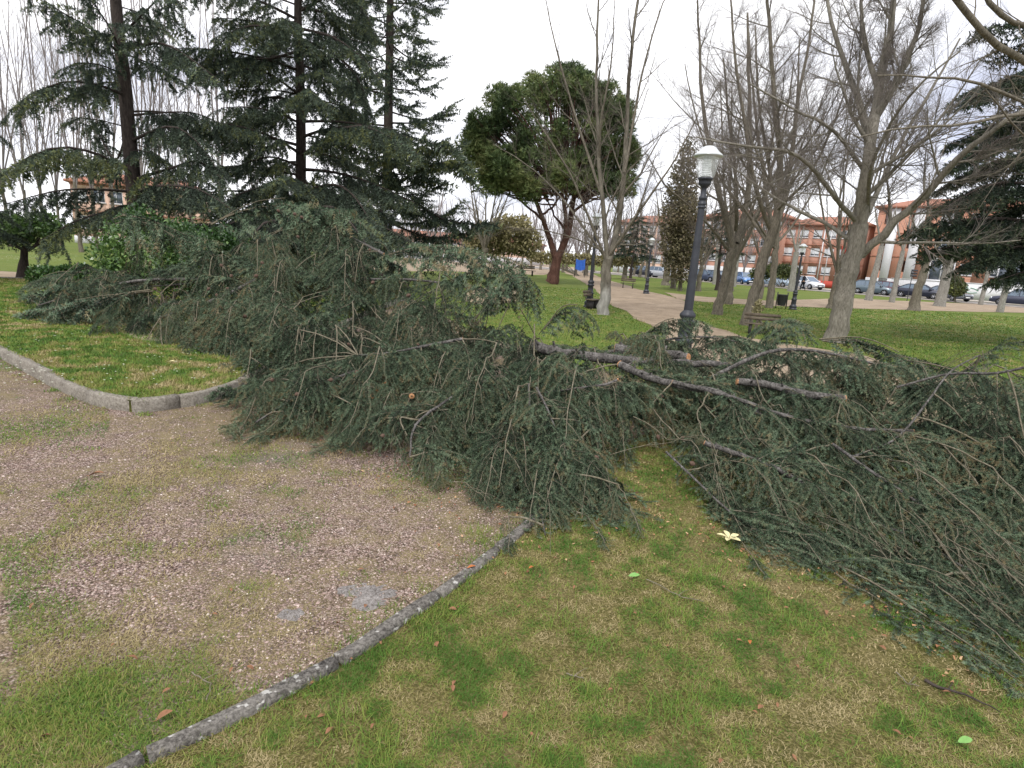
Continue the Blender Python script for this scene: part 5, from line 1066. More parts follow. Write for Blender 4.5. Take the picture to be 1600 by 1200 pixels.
shrub('narrow brown green conical conifer standing behind the lamp post', (1063, 455), 40, [(1077, 225, 9, 0), (1074, 245, 14, 0), (1070, 268, 19, 0), (1066, 292, 23, 0), (1062, 318, 26, .3), (1070, 330, 24, -.5), (1056, 345, 26, 0), (1068, 362, 26, .4), (1056, 380, 26, 0), (1070, 395, 24, 0), (1058, 410, 22, 0), (1066, 425, 18, 0)], .20, 11000, M['twiggy'], 'tree', 'conical_tree', stems=12)
shrub('low brown hedge line at the far end of the dirt path', (905, 424), 62, [(x_, 405 + .05 * (x_ - 905), 8, 0) for x_ in range(830, 1000, 9)], .28, 5200, M['olive'], 'hedge', 'hedge')
# ================================================================== BUILDINGS
def brickm(name, c, c2, mort=(.42, .36, .31)):
    m, nt, b = mat(name, rough=.9, spec=.15)
    br = nn(nt, 'ShaderNodeTexBrick', Scale=1.0); br.inputs['Color1'].default_value = (*c, 1); br.inputs['Color2'].default_value = (*c2, 1); br.inputs['Mortar'].default_value = (*mort, 1)
    br.inputs['Mortar Size'].default_value = .012; br.inputs['Brick Width'].default_value = .25; br.inputs['Row Height'].default_value = .075
    t = nt.nodes.new('ShaderNodeTexCoord'); s = nt.nodes.new('ShaderNodeSeparateXYZ'); cb = nt.nodes.new('ShaderNodeCombineXYZ'); nt.links.new(t.outputs['Object'], s.inputs[0])
    nt.links.new(mth(nt, 'ADD', s.outputs[0], s.outputs[1]), cb.inputs[0]); nt.links.new(s.outputs[2], cb.inputs[1]); nt.links.new(cb.outputs[0], br.inputs['Vector'])
    c3 = mixc(nt, ramp(nt, noise(nt, .4, 5, .6), [(.35, (.0,) * 3), (.7, (.35,) * 3)]), br.outputs['Color'], tuple(x * .62 for x in c)); nt.links.new(c3, b.inputs['Base Color']); return m
M['brick'] = brickm('orange_brick', (.50, .19, .105), (.42, .155, .085)); M['brick_pink'] = brickm('pink_brick', (.46, .19, .125), (.40, .155, .10)); M['peach'] = brickm('peach_render', (.62, .43, .34), (.58, .40, .31), (.62, .43, .34))
M['white'] = flat('white_paint', (.62, .62, .64), .7, .3); M['win'] = flat('window_glass', (.10, .12, .15), .12, .6, var=.3); M['shutter'] = flat('white_shutter', (.68, .70, .74), .6, .3, scale=3)
M['rooft'] = flat('roof_tile', (.34, .16, .11), .9, .15, var=.25); M['redpaint'] = flat('red_paint', (.45, .07, .05), .7, .3); M['dkgreen'] = flat('green_scrawl', (.10, .28, .18), .8, .1)
WM = {}
def winmesh(wd, ht, key):
    if key in WM: return WM[key]
    g = G(); f = .07
    for (x, z, sx, sz) in [(0, ht / 2 - f / 2, wd, f), (0, -ht / 2 + f / 2, wd, f), (-wd / 2 + f / 2, 0, f, ht - 2 * f), (wd / 2 - f / 2, 0, f, ht - 2 * f), (0, 0, .05, ht - 2 * f)]: box(g, x, -.03, z, sx, .10, sz)
    box(g, 0, -.08, -ht / 2 - .05, wd + .16, .22, .08); a = g.mesh('window'); a.materials.append(M['white'])
    g = G(); box(g, 0, .02, 0, wd - 2 * f, .04, ht - 2 * f); b2 = g.mesh('pane'); b2.materials.append(M['win'])
    g = G(); n = 10; hh = (ht - 2 * f)
    for k in range(n): box(g, 0, -.015, hh / 2 - (k + .5) * hh * .8 / n * 1.0, wd - 2 * f, .03, hh * .8 / n * .92)
    c = g.mesh('shutter'); c.materials.append(M['shutter']); WM[key] = (a, b2, c); return WM[key]
def building(label, p0, p1, depth, floors, fh, cols, wallm, seed, z0=.0, base_h=0, base_m=None, bands=True, quoins=(), win=(1.25, 1.35), shut=.5, roof='tile', name='apartment_building', extra=None, cat='building'):
    r = np.random.default_rng(seed); p0 = np.array([*p0[:2]]); p1 = np.array([*p1[:2]]); L = np.linalg.norm(p1 - p0); rz = math.atan2(p1[1] - p0[1], p1[0] - p0[0]); root = empty(name, (p0[0], p0[1], 0), rz); tag(root, label, cat)
    H = base_h + floors * fh; g = G(); wx, wz = win; xs = [(k + .5) * L / cols for k in range(cols)]; zs = [base_h + (k + .55) * fh for k in range(floors)]
    # front wall cut into piers and spandrels so that the windows sit in real openings
    for k in range(cols + 1):
        a = 0 if k == 0 else xs[k - 1] + wx / 2; b2 = L if k == cols else xs[k] - wx / 2; box(g, (a + b2) / 2, .15, H / 2, b2 - a, .3, H)
    for x in xs:
        zz = [0] + [v for z in zs for v in (z - wz / 2, z + wz / 2)] + [H]
        for k in range(0, len(zz), 2): box(g, x, .152, (zz[k] + zz[k + 1]) / 2, wx, .3, zz[k + 1] - zz[k])
    box(g, .15, depth / 2 + .15, H / 2, .3, depth - .3, H); box(g, L - .15, depth / 2 + .15, H / 2, .3, depth - .3, H); box(g, L / 2, depth + .15, H / 2, L, .3, H); box(g, L / 2, depth / 2, H - .1, L - .6, depth - .6, .2)
    box(g, L / 2, .9, H / 2 - .1, L - .62, .05, H - .3)
    g.build('wall', wallm, root)
    if base_h: g = G(); box(g, L / 2, -.06, base_h / 2, L + .06, .12, base_h); g.build('plinth', base_m or M['white'], root)
    if bands:
        g = G()
        for k in range(1, floors + 1): box(g, L / 2, -.02, base_h + k * fh - .15, L + .08, .10, .14)
        g.build('string_course', M['rooft'], root)
    g = G(); box(g, L / 2, depth / 2, H + .12, L + .9, depth + .9, .24)
    if roof == 'tile':
        v = [[-.4, -.4, H + .25], [L + .4, -.4, H + .25], [L + .4, depth + .4, H + .25], [-.4, depth + .4, H + .25], [depth * .3, depth / 2, H + 1.7], [L - depth * .3, depth / 2, H + 1.7]]; g.add(v, [[[0, 1, 5, 4], [2, 3, 4, 5]]]); g.add(v, [[[1, 2, 5], [3, 0, 4]]])
    g.build('roof', M['rooft'], root)
    if quoins:
        for x, wq in quoins: g = G(); box(g, x, -.05, H / 2, wq, .14, H); g.build('pilaster', M['white'], root)
    fr, pa, sh = winmesh(wx, wz, (wx, wz)); n = 0
    for z in zs:
        for x in xs:
            if any(abs(x - q) < w_ / 2 + .3 for q, w_ in quoins) or n >= 96: 
                continue
            f = link('window', fr, None, root, loc=(x, .1, z)); link('pane', pa, None, f); n += 1
            if r.uniform() < shut: s = link('shutter', sh, None, f); 
    if extra: extra(root, L, H)
    return root, L, H
def gY(px, Y): 
    q = at(px, 400, Y); return q
def onroad(px, off):
    """distance Y where the view through px meets the line `off` metres beyond the near kerb"""
    Y = np.linspace(20, 400, 7601); q = np.array([at(px, 450, y)[:2] for y in Y[::4]]); return Y[::4][int(np.argmin(np.abs((q - R0) @ nrv - off)))]
def LINE(px, off): return at(px, 450, onroad(px, off))
def ex_right(root, L, H):
    g = G()     # glazed white bay and garden wall
    for x in (L * .62, L * .34):
        box(g, x, -.55, H * .42, 2.6, 1.1, .35); box(g, x, -.55, H * .18, 2.6, 1.1, .30)
        for dx in (-1.25, 0, 1.25): box(g, x + dx, -1.0, H * .30, .12, .14, H * .24 - .33)
    g.build('bay_frame', M['white'], root); g = G()
    for x in (L * .62, L * .34): box(g, x, -.55, H * .30, 2.3, .85, H * .24 - .33)
    g.build('bay_glass', M['win'], root)
building('orange brick block with white pilasters behind the dark conifer on the right', LINE(1350, 19), LINE(1750, 19), 11, 3, 3.0, 8, M['brick'], 1, base_h=1.9, quoins=((2.0, 1.0), (4.7, 1.1), (14.5, 1.0), (21.2, .9)), win=(1.3, 1.4), extra=ex_right)
def ex_mid(root, L, H):
    g = G(); box(g, L * .86, -.5, H * .62, 2.6, 1.0, 1.0); box(g, L * .86, -.5, H * .26, 2.6, 1.0, 1.0); g.build('balcony', M['redpaint'], root); g = G(); box(g, L * .50, -.1, H / 2, .14, .12, H); box(g, L * .58, -.1, H / 2, .10, .12, H); g.build('downpipe', M['white'], root)
building('pinkish brick block with white shuttered windows behind the big bare tree', LINE(1212, 22), LINE(1342, 22), 10, 3, 2.6, 6, M['brick_pink'], 2, base_h=1.0, base_m=M['redpaint'], shut=.9, extra=ex_mid, win=(1.2, 1.1))
building('pinkish brick block farther left with a pale ground floor, behind the blue car', LINE(1085, 20), LINE(1208, 20), 10, 3, 2.5, 8, M['brick_pink'], 3, base_h=2.2, base_m=M['white'], shut=.7, win=(1.2, 1.1))
building('peach coloured apartment row far behind the middle trees', LINE(955, 22), LINE(1083, 22), 10, 3, 2.5, 10, M['peach'], 4, base_h=1.4, base_m=M['white'], shut=.5)
building('orange brick block behind the left cedar', gY(120, 66), gY(330, 72), 10, 2, 2.9, 8, M['peach'], 5, base_h=.8, shut=.6)
building('long low pinkish building beyond the far path', gY(505, 120), gY(850, 125), 10, 1, 2.7, 18, M['peach'], 6, base_h=1.4, base_m=M['white'], shut=.4)

# white garden wall with green scrawl
a, b_ = np.array(LINE(1395, 16.5)[:2]), np.array(LINE(1640, 16.5)[:2]); L = np.linalg.norm(b_ - a); rz = math.atan2(b_[1] - a[1], b_[0] - a[0]); nrm_ = np.array([math.sin(rz), -math.cos(rz)])
a = a + nrm_ * 2.2; root = empty('garden_wall', (a[0], a[1], 0), rz); tag(root, 'long white garden wall scrawled in green behind the saloon car', 'wall')
g = G(); box(g, L / 2, 0, .95, L, .22, 1.9); box(g, L / 2, 0, 1.94, L + .05, .32, .08); g.build('wall', M['white'], root)
cu = bpy.data.curves.new('scrawl', 'CURVE'); cu.dimensions = '3D'; cu.bevel_depth = .035
for pts in [[(0, 1.0), (.3, 1.5), (.6, 1.1), (.2, 1.0), (.5, 1.45)], [(.7, 1.35), (1.0, 1.5), (1.3, 1.3), (1.0, 1.15), (1.5, 1.2)], [(1.5, 1.4), (1.9, 1.3), (2.3, 1.1)], [(.1, .8), (.8, .9), (1.6, .8), (2.2, .9)]]:
    sp = cu.splines.new('BEZIER'); sp.bezier_points.add(len(pts) - 1)
    for k, (x, z) in enumerate(pts): bp = sp.bezier_points[k]; bp.co = (L * .44 + x, -.13, z); bp.handle_left_type = bp.handle_right_type = 'AUTO'
tmp = bpy.data.objects.new('scrawl', cu); COL.objects.link(tmp); dg = bpy.context.evaluated_depsgraph_get(); me = bpy.data.meshes.new_from_object(tmp.evaluated_get(dg)); bpy.data.objects.remove(tmp); me.materials.clear(); link('painted_scrawl', me, M['dkgreen'], root)

# ================================================================== LAMP POSTS
M['iron'] = flat('lamp_iron', (.040, .043, .052), .5, .5, .3, var=.25); M['dome'] = flat('lamp_dome', (.55, .58, .58), .35, .5, .2, var=.08); M['louvre'] = flat('lamp_louvre', (.78, .80, .80), .4, .5)
m, nt, b = mat('lamp_glass', (.86, .9, .9), .05, .5); b.inputs['Alpha'].default_value = .28; M['lglass'] = m
def lamp_proto():
    root = empty('street_lamp', (0, 0, 0)); g = G()
    lathe(g, [(.0, 0), (.20, 0), (.205, .06), (.175, .09), (.165, .16), (.185, .19), (.18, .25), (.13, .31), (.115, .36), (.112, .62), (.135, .66), (.14, .70), (.105, .74), (.095, 1.0), (.12, 1.03), (.13, 1.07), (.10, 1.10), (.085, 1.12), (.118, 1.17), (.118, 1.22), (.085, 1.27), (.068, 1.30)], 20); g.v[-1][:, 2] *= .84
    for k in range(12):
        a = k * PI / 6; box(g, .114 * math.cos(a), .114 * math.sin(a), .42, .012, .012, .20, a)
    g.build('base', M['iron'], root, smooth=True); g = G()
    lathe(g, [(.068, 1.08), (.066, 1.29), (.060, 1.8), (.050, 2.45), (.046, 2.72)], 16); g.build('pole', M['iron'], root, smooth=True); g = G()
    lathe(g, [(.046, 2.71), (.062, 2.72), (.062, 2.74), (.048, 2.755), (.062, 2.77), (.062, 2.79), (.046, 2.81), (.046, 2.84), (.060, 2.86), (.060, 2.88), (.040, 2.92), (.036, 3.0), (.05, 3.04), (.085, 3.07), (.09, 3.10), (.09, 3.145), (.105, 3.15), (.105, 3.18), (.06, 3.185), (0, 3.186)], 18); g.build('collar', M['iron'], root, smooth=True); g = G()
    lathe(g, [(.103, 3.17), (.125, 3.22), (.150, 3.38), (.160, 3.50)], 24); g.build('glass', M['lglass'], root, smooth=True); g = G()
    for k in range(11): z = 3.20 + k * .026; lathe(g, [(.02, z), (.062, z), (.066, z + .006), (.058, z + .018), (.02, z + .020)], 18)
    lathe(g, [(.022, 3.18), (.022, 3.50)], 10); g.build('louvres', M['louvre'], root, smooth=True); g = G()
    lathe(g, [(.0, 3.475), (.17, 3.478), (.205, 3.495), (.207, 3.505), (.19, 3.525), (.145, 3.565), (.115, 3.60), (.098, 3.625), (.06, 3.645), (0, 3.652)], 26); g.build('lamp_shade', M['dome'], root, smooth=True)
    return root
lamp0 = lamp_proto(); kids = [o for o in bpy.data.objects if o.parent == lamp0]
for i, (px, py, Y, s, lb) in enumerate([(1064, 573, 8.6, .985, 'near black iron lamp post with white domed lantern standing in the cut branches'), (921, 470, 20.5, .97, 'black lamp post beside the whitewashed tree and small bench'), (1010, 453, 33, .93, 'far lamp post on the lawn left of the near one'), (1240, 474, 27, .90, 'lamp post by the litter bin and the two walking people'), (606, 424, 27.5, 1.0, 'lamp post half hidden against the tall cedar trunk')]):
    q = gp(px, py); q *= Y / q[1]
    if i == 0: o = lamp0
    else:
        o = lamp0.copy(); COL.objects.link(o)
        for ch in kids: c = ch.copy(); COL.objects.link(c); c.parent = o
    o.location = (q[0], q[1], 0); o.rotation_euler = (0, 0, i * .4); o.scale = (s, s, s * .915); tag(o, lb, 'street lamp', 'iron lamp posts in the park')

# ================================================================== BENCHES, BIN, SIGN
M['plank'] = flat('weathered_plank', (.14, .115, .085), .8, .2, var=.35, scale=6, bs=.4); M['benchleg'] = flat('bench_leg', (.045, .04, .04), .7, .3); M['bin'] = flat('bin_metal', (.025, .026, .028), .6, .4)
def bench(label, px, py, Y, rz, L=1.8, back=True, s=1.0):
    q = gp(px, py); q *= Y / q[1]; root = empty('park_bench', (q[0], q[1], 0), rz); root.scale = (s, s, s); tag(root, label, 'bench'); g = G()
    for k in range(3): box(g, 0, -.16 + k * .15, .455, L, .13, .045)
    g.build('seat', M['plank'], root)
    if back:
        g = G()
        for k in range(2): box(g, 0, .30 + .04 * k, .66 + k * .155, L, .04, .135)
        g.build('backrest', M['plank'], root)
    for x in (-L * .33, L * .33):
        g = G(); box(g, x, 0, .215, .09, .34, .43)
        if back: limb(g, [[x, .18, .43], [x, .30, .60], [x, .38, .88]], .022, .02, 5, 5)
        g.build('leg', M['benchleg'], root)
bench('weathered wooden bench with backrest nearest the fallen branches', 1190, 518, 15.0, math.radians(-14), 1.45, True, .62)
bench('far bench with backrest on the lawn edge left of the far lamp', 981, 447, 39, math.radians(-10), 1.3, True, .75)
bench('small dark bench seat beside the lamp post by the whitewashed tree', 926, 473, 20.0, math.radians(60), 1.0, True, .7)
bench('distant dark bench on the lawn left of the pine', 823, 430, 52, math.radians(10), 1.5, True)
q = gp(1221, 474); q *= 27.2 / q[1]; root = empty('litter_bin', q, .2); tag(root, 'dark tilted litter bin on the side path beside the slim tree', 'litter bin')
g = G(); lathe(g, [(0, .14), (.17, .14), (.175, .16), (.235, .62), (.245, .64), (.235, .66), (.20, .66), (.18, .25), (0, .25)], 16); g.build('bucket', M['bin'], root, smooth=True); g = G()
for x in (-.27, .27): box(g, x, 0, .38, .035, .035, .76)
box(g, 0, 0, .42, .56, .02, .03); g.build('stand', M['bin'], root)
# dark three-bar street sign
q = at(1417, 470, 50); root = empty('street_sign', (q[0], q[1], 0), .1); tag(root, 'small dark sign with three bars on a thin post in front of the orange wall', 'sign')
g = G(); limb(g, [[0, 0, 0], [0, 0, 2.7]], .03, .03, 3, 8); g.build('post', M['iron'], root); g = G()
for k in range(3): box(g, .12, -.02, 2.15 + k * .22, .55, .04, .14)
box(g, -.12, .01, 2.37, .06, .05, .62); g.build('panel', M['iron'], root)
# blue sheet by the path
q = gp(906, 424); q *= 58 / q[1]; root = empty('blue_tarpaulin', q, .1); tag(root, 'small bright blue sheet hung between posts beyond the path', 'tarpaulin'); g = G(); nx, nz_ = 10, 8; V = [[(i / nx - .5) * .95, .08 * math.sin(i * 1.7 + k * .6), .80 + k / nz_ * 1.0 - .15 * math.sin(PI * i / nx)] for k in range(nz_ + 1) for i in range(nx + 1)]
g.add(V, [[[k * (nx + 1) + i, k * (nx + 1) + i + 1, (k + 1) * (nx + 1) + i + 1, (k + 1) * (nx + 1) + i] for k in range(nz_) for i in range(nx)]]); g.build('sheet', flat('blue_cloth', (.04, .13, .50), .7, .2), root, smooth=True); g = G()
for x in (-.5, .5): box(g, x, .02, .95, .05, .05, 1.9)
g.build('post', M['benchleg'], root)

# ================================================================== CARS
M['tyre'] = flat('tyre', (.02, .02, .02), .8, .2); M['rim'] = flat('wheel_rim', (.5, .5, .52), .35, .5, .6); M['cglass'] = flat('car_glass', (.10, .14, .19), .08, .8, var=.2); M['hl'] = flat('headlight', (.75, .8, .85), .15, .6); M['tl'] = flat('tail_light', (.5, .02, .02), .25, .5); M['plate'] = flat('number_plate', (.75, .75, .72), .5, .3); M['grille'] = flat('grille', (.02, .02, .02), .5, .4)
def paint(name, c):
    m, nt, b = mat(name, c, .32, .5, .35); b.inputs['Coat Weight'].default_value = .6; return m
def car(label, px, Y, heading, col, kind='hatch', name='parked_car', snap=True):
    """local: length along +x, nose at +x"""
    L = {'hatch': 4.0, 'saloon': 4.55, 'suv': 4.3}[kind]; W = 1.74; Hh = {'hatch': 1.47, 'saloon': 1.42, 'suv': 1.58}[kind]; q = at(px, 450, Y); root = empty(name, (q[0], q[1], .02), heading); tag(root, label, 'car')
    x = lambda f: (f - .5) * L
    lower = [(0, .42, .80, .82), (.015, .30, .86, .90), (.06, .24, .92, .94), (.18, .22, .96, .985), (.32, .20, .97, 1), (.5, .20, .96, 1), (.66, .20, .94, 1), (.74, .20, .91, .99), (.84, .22, .86, .97), (.93, .24, .78, .93), (.98, .28, .68, .85), (1, .38, .56, .76)]
    if kind == 'saloon': lower[1] = (.015, .30, .92, .9); lower[2] = (.06, .24, .98, .94); lower[3] = (.18, .22, .99, .985)
    g = G(); V = []; n = 12
    for f, zb, zt, wf in lower:
        hw = W / 2 * wf; zm = zb + (zt - zb) * .55
        V += [[x(f), -hw * .90, zb], [x(f), -hw * .985, zb + .10], [x(f), -hw, zm], [x(f), -hw * .97, zt - .10], [x(f), -hw * .88, zt - .015], [x(f), -hw * .45, zt + .015], [x(f), hw * .45, zt + .015], [x(f), hw * .88, zt - .015], [x(f), hw * .97, zt - .10], [x(f), hw, zm], [x(f), hw * .985, zb + .10], [x(f), hw * .90, zb]]
    F = [[i * n + j, i * n + (j + 1) % n, (i + 1) * n + (j + 1) % n, (i + 1) * n + j] for i in range(len(lower) - 1) for j in range(n)]; g.add(V, [F]); m_ = (len(lower) - 1) * n
    g.add(V, [[[11 - k for k in range(12)], [m_ + k for k in range(12)]]])
    if kind == 'saloon': roofp = [(.10, .97), (.26, 1.36), (.34, Hh), (.55, Hh), (.60, Hh - .03), (.76, .93)]
    elif kind == 'suv': roofp = [(.03, .95), (.10, 1.42), (.16, Hh), (.52, Hh), (.58, Hh - .04), (.74, .95)]
    else: roofp = [(.02, .88), (.12, 1.34), (.20, Hh), (.50, Hh), (.56, Hh - .04), (.76, .93)]
    def cab(hw_b, hw_t, dz, pr):
        V = []; 
        for f, z in pr:
            k = (z - .9) / (Hh - .9); hw = hw_b + (hw_t - hw_b) * max(0, k); V += [[x(f), -hw, z + dz], [x(f), hw, z + dz]]
        return V
    # glass house: side glass polygons inset in pillars
    ro = G(); Vr = cab(.80, .60, 0, roofp); k = len(roofp)
    ro.add(Vr, [[[2 * i, 2 * i + 2, 2 * i + 3, 2 * i + 1][::-1] for i in (2,)] + [[2 * 3, 2 * 4, 2 * 4 + 1, 2 * 3 + 1][::-1]]])
    g.add(Vr, [[[2 * i + 1, 2 * i + 3, 2 * i + 2, 2 * i] for i in (1, 2, 3)]])
    gl = G(); Vg = cab(.785, .585, -.012, roofp); gl.add(Vg, [[[2 * i + 1, 2 * i + 3, 2 * i + 2, 2 * i] for i in (0, 4)]])
    for s in (0, 1): gl.add(Vg, [[[2 * i + s for i in (range(k) if s == 0 else reversed(range(k)))]]]) if False else None
    for s in (0, 1):
        idx = [2 * i + s for i in range(k)]; c = np.mean([Vg[i] for i in idx], axis=0); vv = [Vg[i] for i in idx] + [c]; gl.add(vv, [[[i, (i + 1) % k, k] if s else [(i + 1) % k, i, k] for i in range(k)]])
    for s in (-1, 1):   # pillars and roof rails
        pp = [Vr[2 * i + (0 if s < 0 else 1)] for i in range(k)]; V_, F_ = tubes(np.array([smooth_path(pp, 16)]), np.full((1, 16), .035), 5); g.add(V_, F_)
        for f, zt in ((.33, Hh), (.50, Hh)):
            limb(g, [[x(f), s * .80, .93], [x(f), s * .605, zt - .02]], .035, .03, 3, 4)
    for f in (.72,):
        for s in (-1, 1): box(g, x(f), s * .93, .98, .16, .16, .12)
    body = g.build('body', paint('car_paint', col), root, smooth=False); gl.build('windows', M['cglass'], root)
    g = G(); box(g, x(1) - .02, 0, .50, .06, .9, .16); box(g, x(1) - .03, 0, .33, .06, 1.2, .10); g.build('grille', M['grille'], root); g = G(); box(g, x(1) + .015, 0, .42, .02, .5, .11); box(g, x(0) - .01, 0, .55, .02, .5, .11); g.build('number_plate', M['plate'], root)
    for s in (-1, 1):
        g = G(); lathe(g, [(0, -.05), (.10, -.04), (.13, 0), (.10, .05), (0, .06)], 10); v = np.concatenate(g.v); v = np.stack([v[:, 2] * .9, v[:, 0] * 1.4, v[:, 1] * .75], 1) + [x(.965), s * .60, .64]; g.v = [v.astype(np.float32)]; g.build('headlight', M['hl'], root, smooth=True)
        g = G(); box(g, x(.012), s * .66, .78, .10, .22, .20); g.build('tail_light', M['tl'], root)
        for f in (.185, .81):
            g = G(); lathe(g, [(.0, -.09), (.19, -.09), (.20, -.10), (.30, -.10), (.32, -.06), (.32, .06), (.30, .10), (.20, .10), (.19, .07)], 20); v = np.concatenate(g.v); v = np.stack([v[:, 0], v[:, 2] * s, v[:, 1]], 1) + [x(f), s * .80, .32]; g.v = [v.astype(np.float32)]; wv = g.build('wheel', M['tyre'], root, smooth=True)
            g = G()
            lathe(g, [(.20, .085), (.185, .075), (.18, .05)], 20); lathe(g, [(0, .10), (.05, .095), (.055, .07)], 10)
            for a in range(5): an = a * 2 * PI / 5; box(g, .12 * math.cos(an), .12 * math.sin(an), .075, .16, .045, .02, an)
            v = np.concatenate(g.v); v = np.stack([v[:, 0], v[:, 2] * s, v[:, 1]], 1) + [x(f), s * .80, .32]; g.v = [v.astype(np.float32)]; g.build('rim', M['rim'], wv)
    return root
RA = math.atan2(dirv[1], dirv[0])
if math.cos(RA) < 0: RA += PI
for px, off, hd, col, kind, lb in [(1364, 1.5, 0, (.10, .135, .16), 'hatch', 'grey green hatchback parked left of the dark saloon'), (1437, 1.5, 0, (.012, .015, .032), 'saloon', 'dark navy saloon parked in front of the orange brick block'), (1484, 2.6, -.7, (.16, .17, .19), 'saloon', 'silver grey car whose nose shows behind the thick pale street tree'), (1596, 1.4, PI, (.03, .035, .06), 'suv', 'dark blue car cut off by the right edge'),
                                   (1390, 4.6, 0, (.10, .025, .04), 'hatch', 'dark red car mostly hidden behind the hatchback and the saloon'), (1213, 1.8, -.35, (.34, .42, .50), 'saloon', 'pale silver blue car left of the two walking people'), (1260, 3.6, -.5, (.72, .73, .75), 'hatch', 'white car behind the two walking people'), (1163, 1.8, -.9, (.08, .20, .45), 'hatch', 'bright blue car facing the camera between the trunks'),
                                   (1120, 1.6, -.3, (.02, .025, .04), 'hatch', 'dark car farther along the road left of the blue car'), (1101, 1.6, -.2, (.05, .07, .12), 'hatch', 'dark blue car behind the near lamp post'), (1003, 1.6, -.1, (.03, .035, .05), 'hatch', 'distant dark car at the far left end of the parked row'), (1030, 1.7, -.1, (.45, .47, .50), 'hatch', 'distant pale car in the parked row left of the near lamp post')]:
    car(lb, px, onroad(px, off), RA + hd, col, kind)

# ================================================================== PEOPLE
M['skin'] = flat('skin', (.45, .28, .20), .6, .3); M['cloth_dk'] = flat('dark_cloth', (.018, .018, .026), .85, .15, var=.3); M['cloth_dk2'] = flat('dark_jeans', (.025, .028, .04), .85, .15, var=.3); M['hair'] = flat('hair', (.03, .022, .018), .8, .2)
def person(label, px, Y, rz, stride, seed):
    q = at(px, 450, Y); root = empty('person', (q[0], q[1], 0), rz); tag(root, label, 'person'); s = stride
    J = {'pel': (0, 0, .95, .15, .12), 'wst': (0, 0, 1.10, .145, .115), 'chs': (0, .01, 1.32, .18, .125), 'nkb': (0, 0, 1.47, .07, .07), 'nk': (0, .015, 1.54, .055, .055), 'hd': (0, .03, 1.62, .085, .095), 'hdt': (0, .03, 1.70, .075, .09),
         'shl': (-.17, 0, 1.42, .065, .065), 'ell': (-.24, -.06 * s, 1.16, .045, .045), 'wrl': (-.25, .10 * s, .93, .032, .032), 'hnl': (-.25, .15 * s, .86, .035, .02), 'shr': (.17, 0, 1.42, .065, .065), 'elr': (.24, .02, 1.15, .045, .045), 'wrr': (.24, .12, .95, .032, .032), 'hnr': (.24, .16, .88, .035, .02),
         'hpl': (-.095, 0, .88, .095, .10), 'knl': (-.10, .16 * s, .50, .062, .065), 'anl': (-.10, .20 * s, .09, .042, .045), 'tol': (-.11, .34 * s + .08, .035, .04, .03), 'hpr': (.095, 0, .88, .095, .10), 'knr': (.10, -.02 * s, .49, .062, .065), 'anr': (.10, -.26 * s, .12, .042, .045), 'tor': (.11, -.12 * s, .035, .04, .03)}
    ks = list(J); E = [('pel', 'wst'), ('wst', 'chs'), ('chs', 'nkb'), ('nkb', 'nk'), ('nk', 'hd'), ('hd', 'hdt'), ('chs', 'shl'), ('shl', 'ell'), ('ell', 'wrl'), ('wrl', 'hnl'), ('chs', 'shr'), ('shr', 'elr'), ('elr', 'wrr'), ('wrr', 'hnr'), ('pel', 'hpl'), ('hpl', 'knl'), ('knl', 'anl'), ('anl', 'tol'), ('pel', 'hpr'), ('hpr', 'knr'), ('knr', 'anr'), ('anr', 'tor')]
    def skinned(nm, keys, grow, mt):
        kk = [k for k in ks if k in keys]; me = bpy.data.meshes.new(nm); me.from_pydata([J[k][:3] for k in kk], [(kk.index(a), kk.index(c)) for a, c in E if a in kk and c in kk], []); o = bpy.data.objects.new(nm, me); COL.objects.link(o)
        md = o.modifiers.new('s', 'SKIN'); o.modifiers.new('d', 'SUBSURF').levels = 1; sv = me.skin_vertices[0].data
        for i, k in enumerate(kk): sv[i].radius = (J[k][3] * grow, J[k][4] * grow)
        sv[0].use_root = True; dg = bpy.context.evaluated_depsgraph_get(); dg.update(); m2 = bpy.data.meshes.new_from_object(o.evaluated_get(dg)); bpy.data.objects.remove(o); m2.materials.clear(); return link(nm, m2, mt, root, smooth=True)
    skinned('body', ks, 1.0, M['skin'])
    skinned('jacket', ['pel', 'wst', 'chs', 'nkb', 'shl', 'ell', 'wrl', 'shr', 'elr', 'wrr'], 1.18, M['cloth_dk']); skinned('trousers', ['pel', 'hpl', 'knl', 'anl', 'hpr', 'knr', 'anr'], 1.15, M['cloth_dk2']); skinned('shoe', ['anl', 'tol'], 1.15, M['grille']); skinned('shoe', ['anr', 'tor'], 1.15, M['grille'])
    g = G(); lathe(g, [(.0, .075), (.05, .065), (.085, .02), (.09, -.03), (.07, -.07)], 14, (0, .005, 1.69)); g.build('hair', M['hair'], root, smooth=True)
person('person in dark jacket walking on the far pavement, right one of the two', 1254, 61, .6, 1.0, 1)
person('person in dark coat walking behind the lamp post, left one of the two', 1244.5, 60.5, .5, -.8, 2)

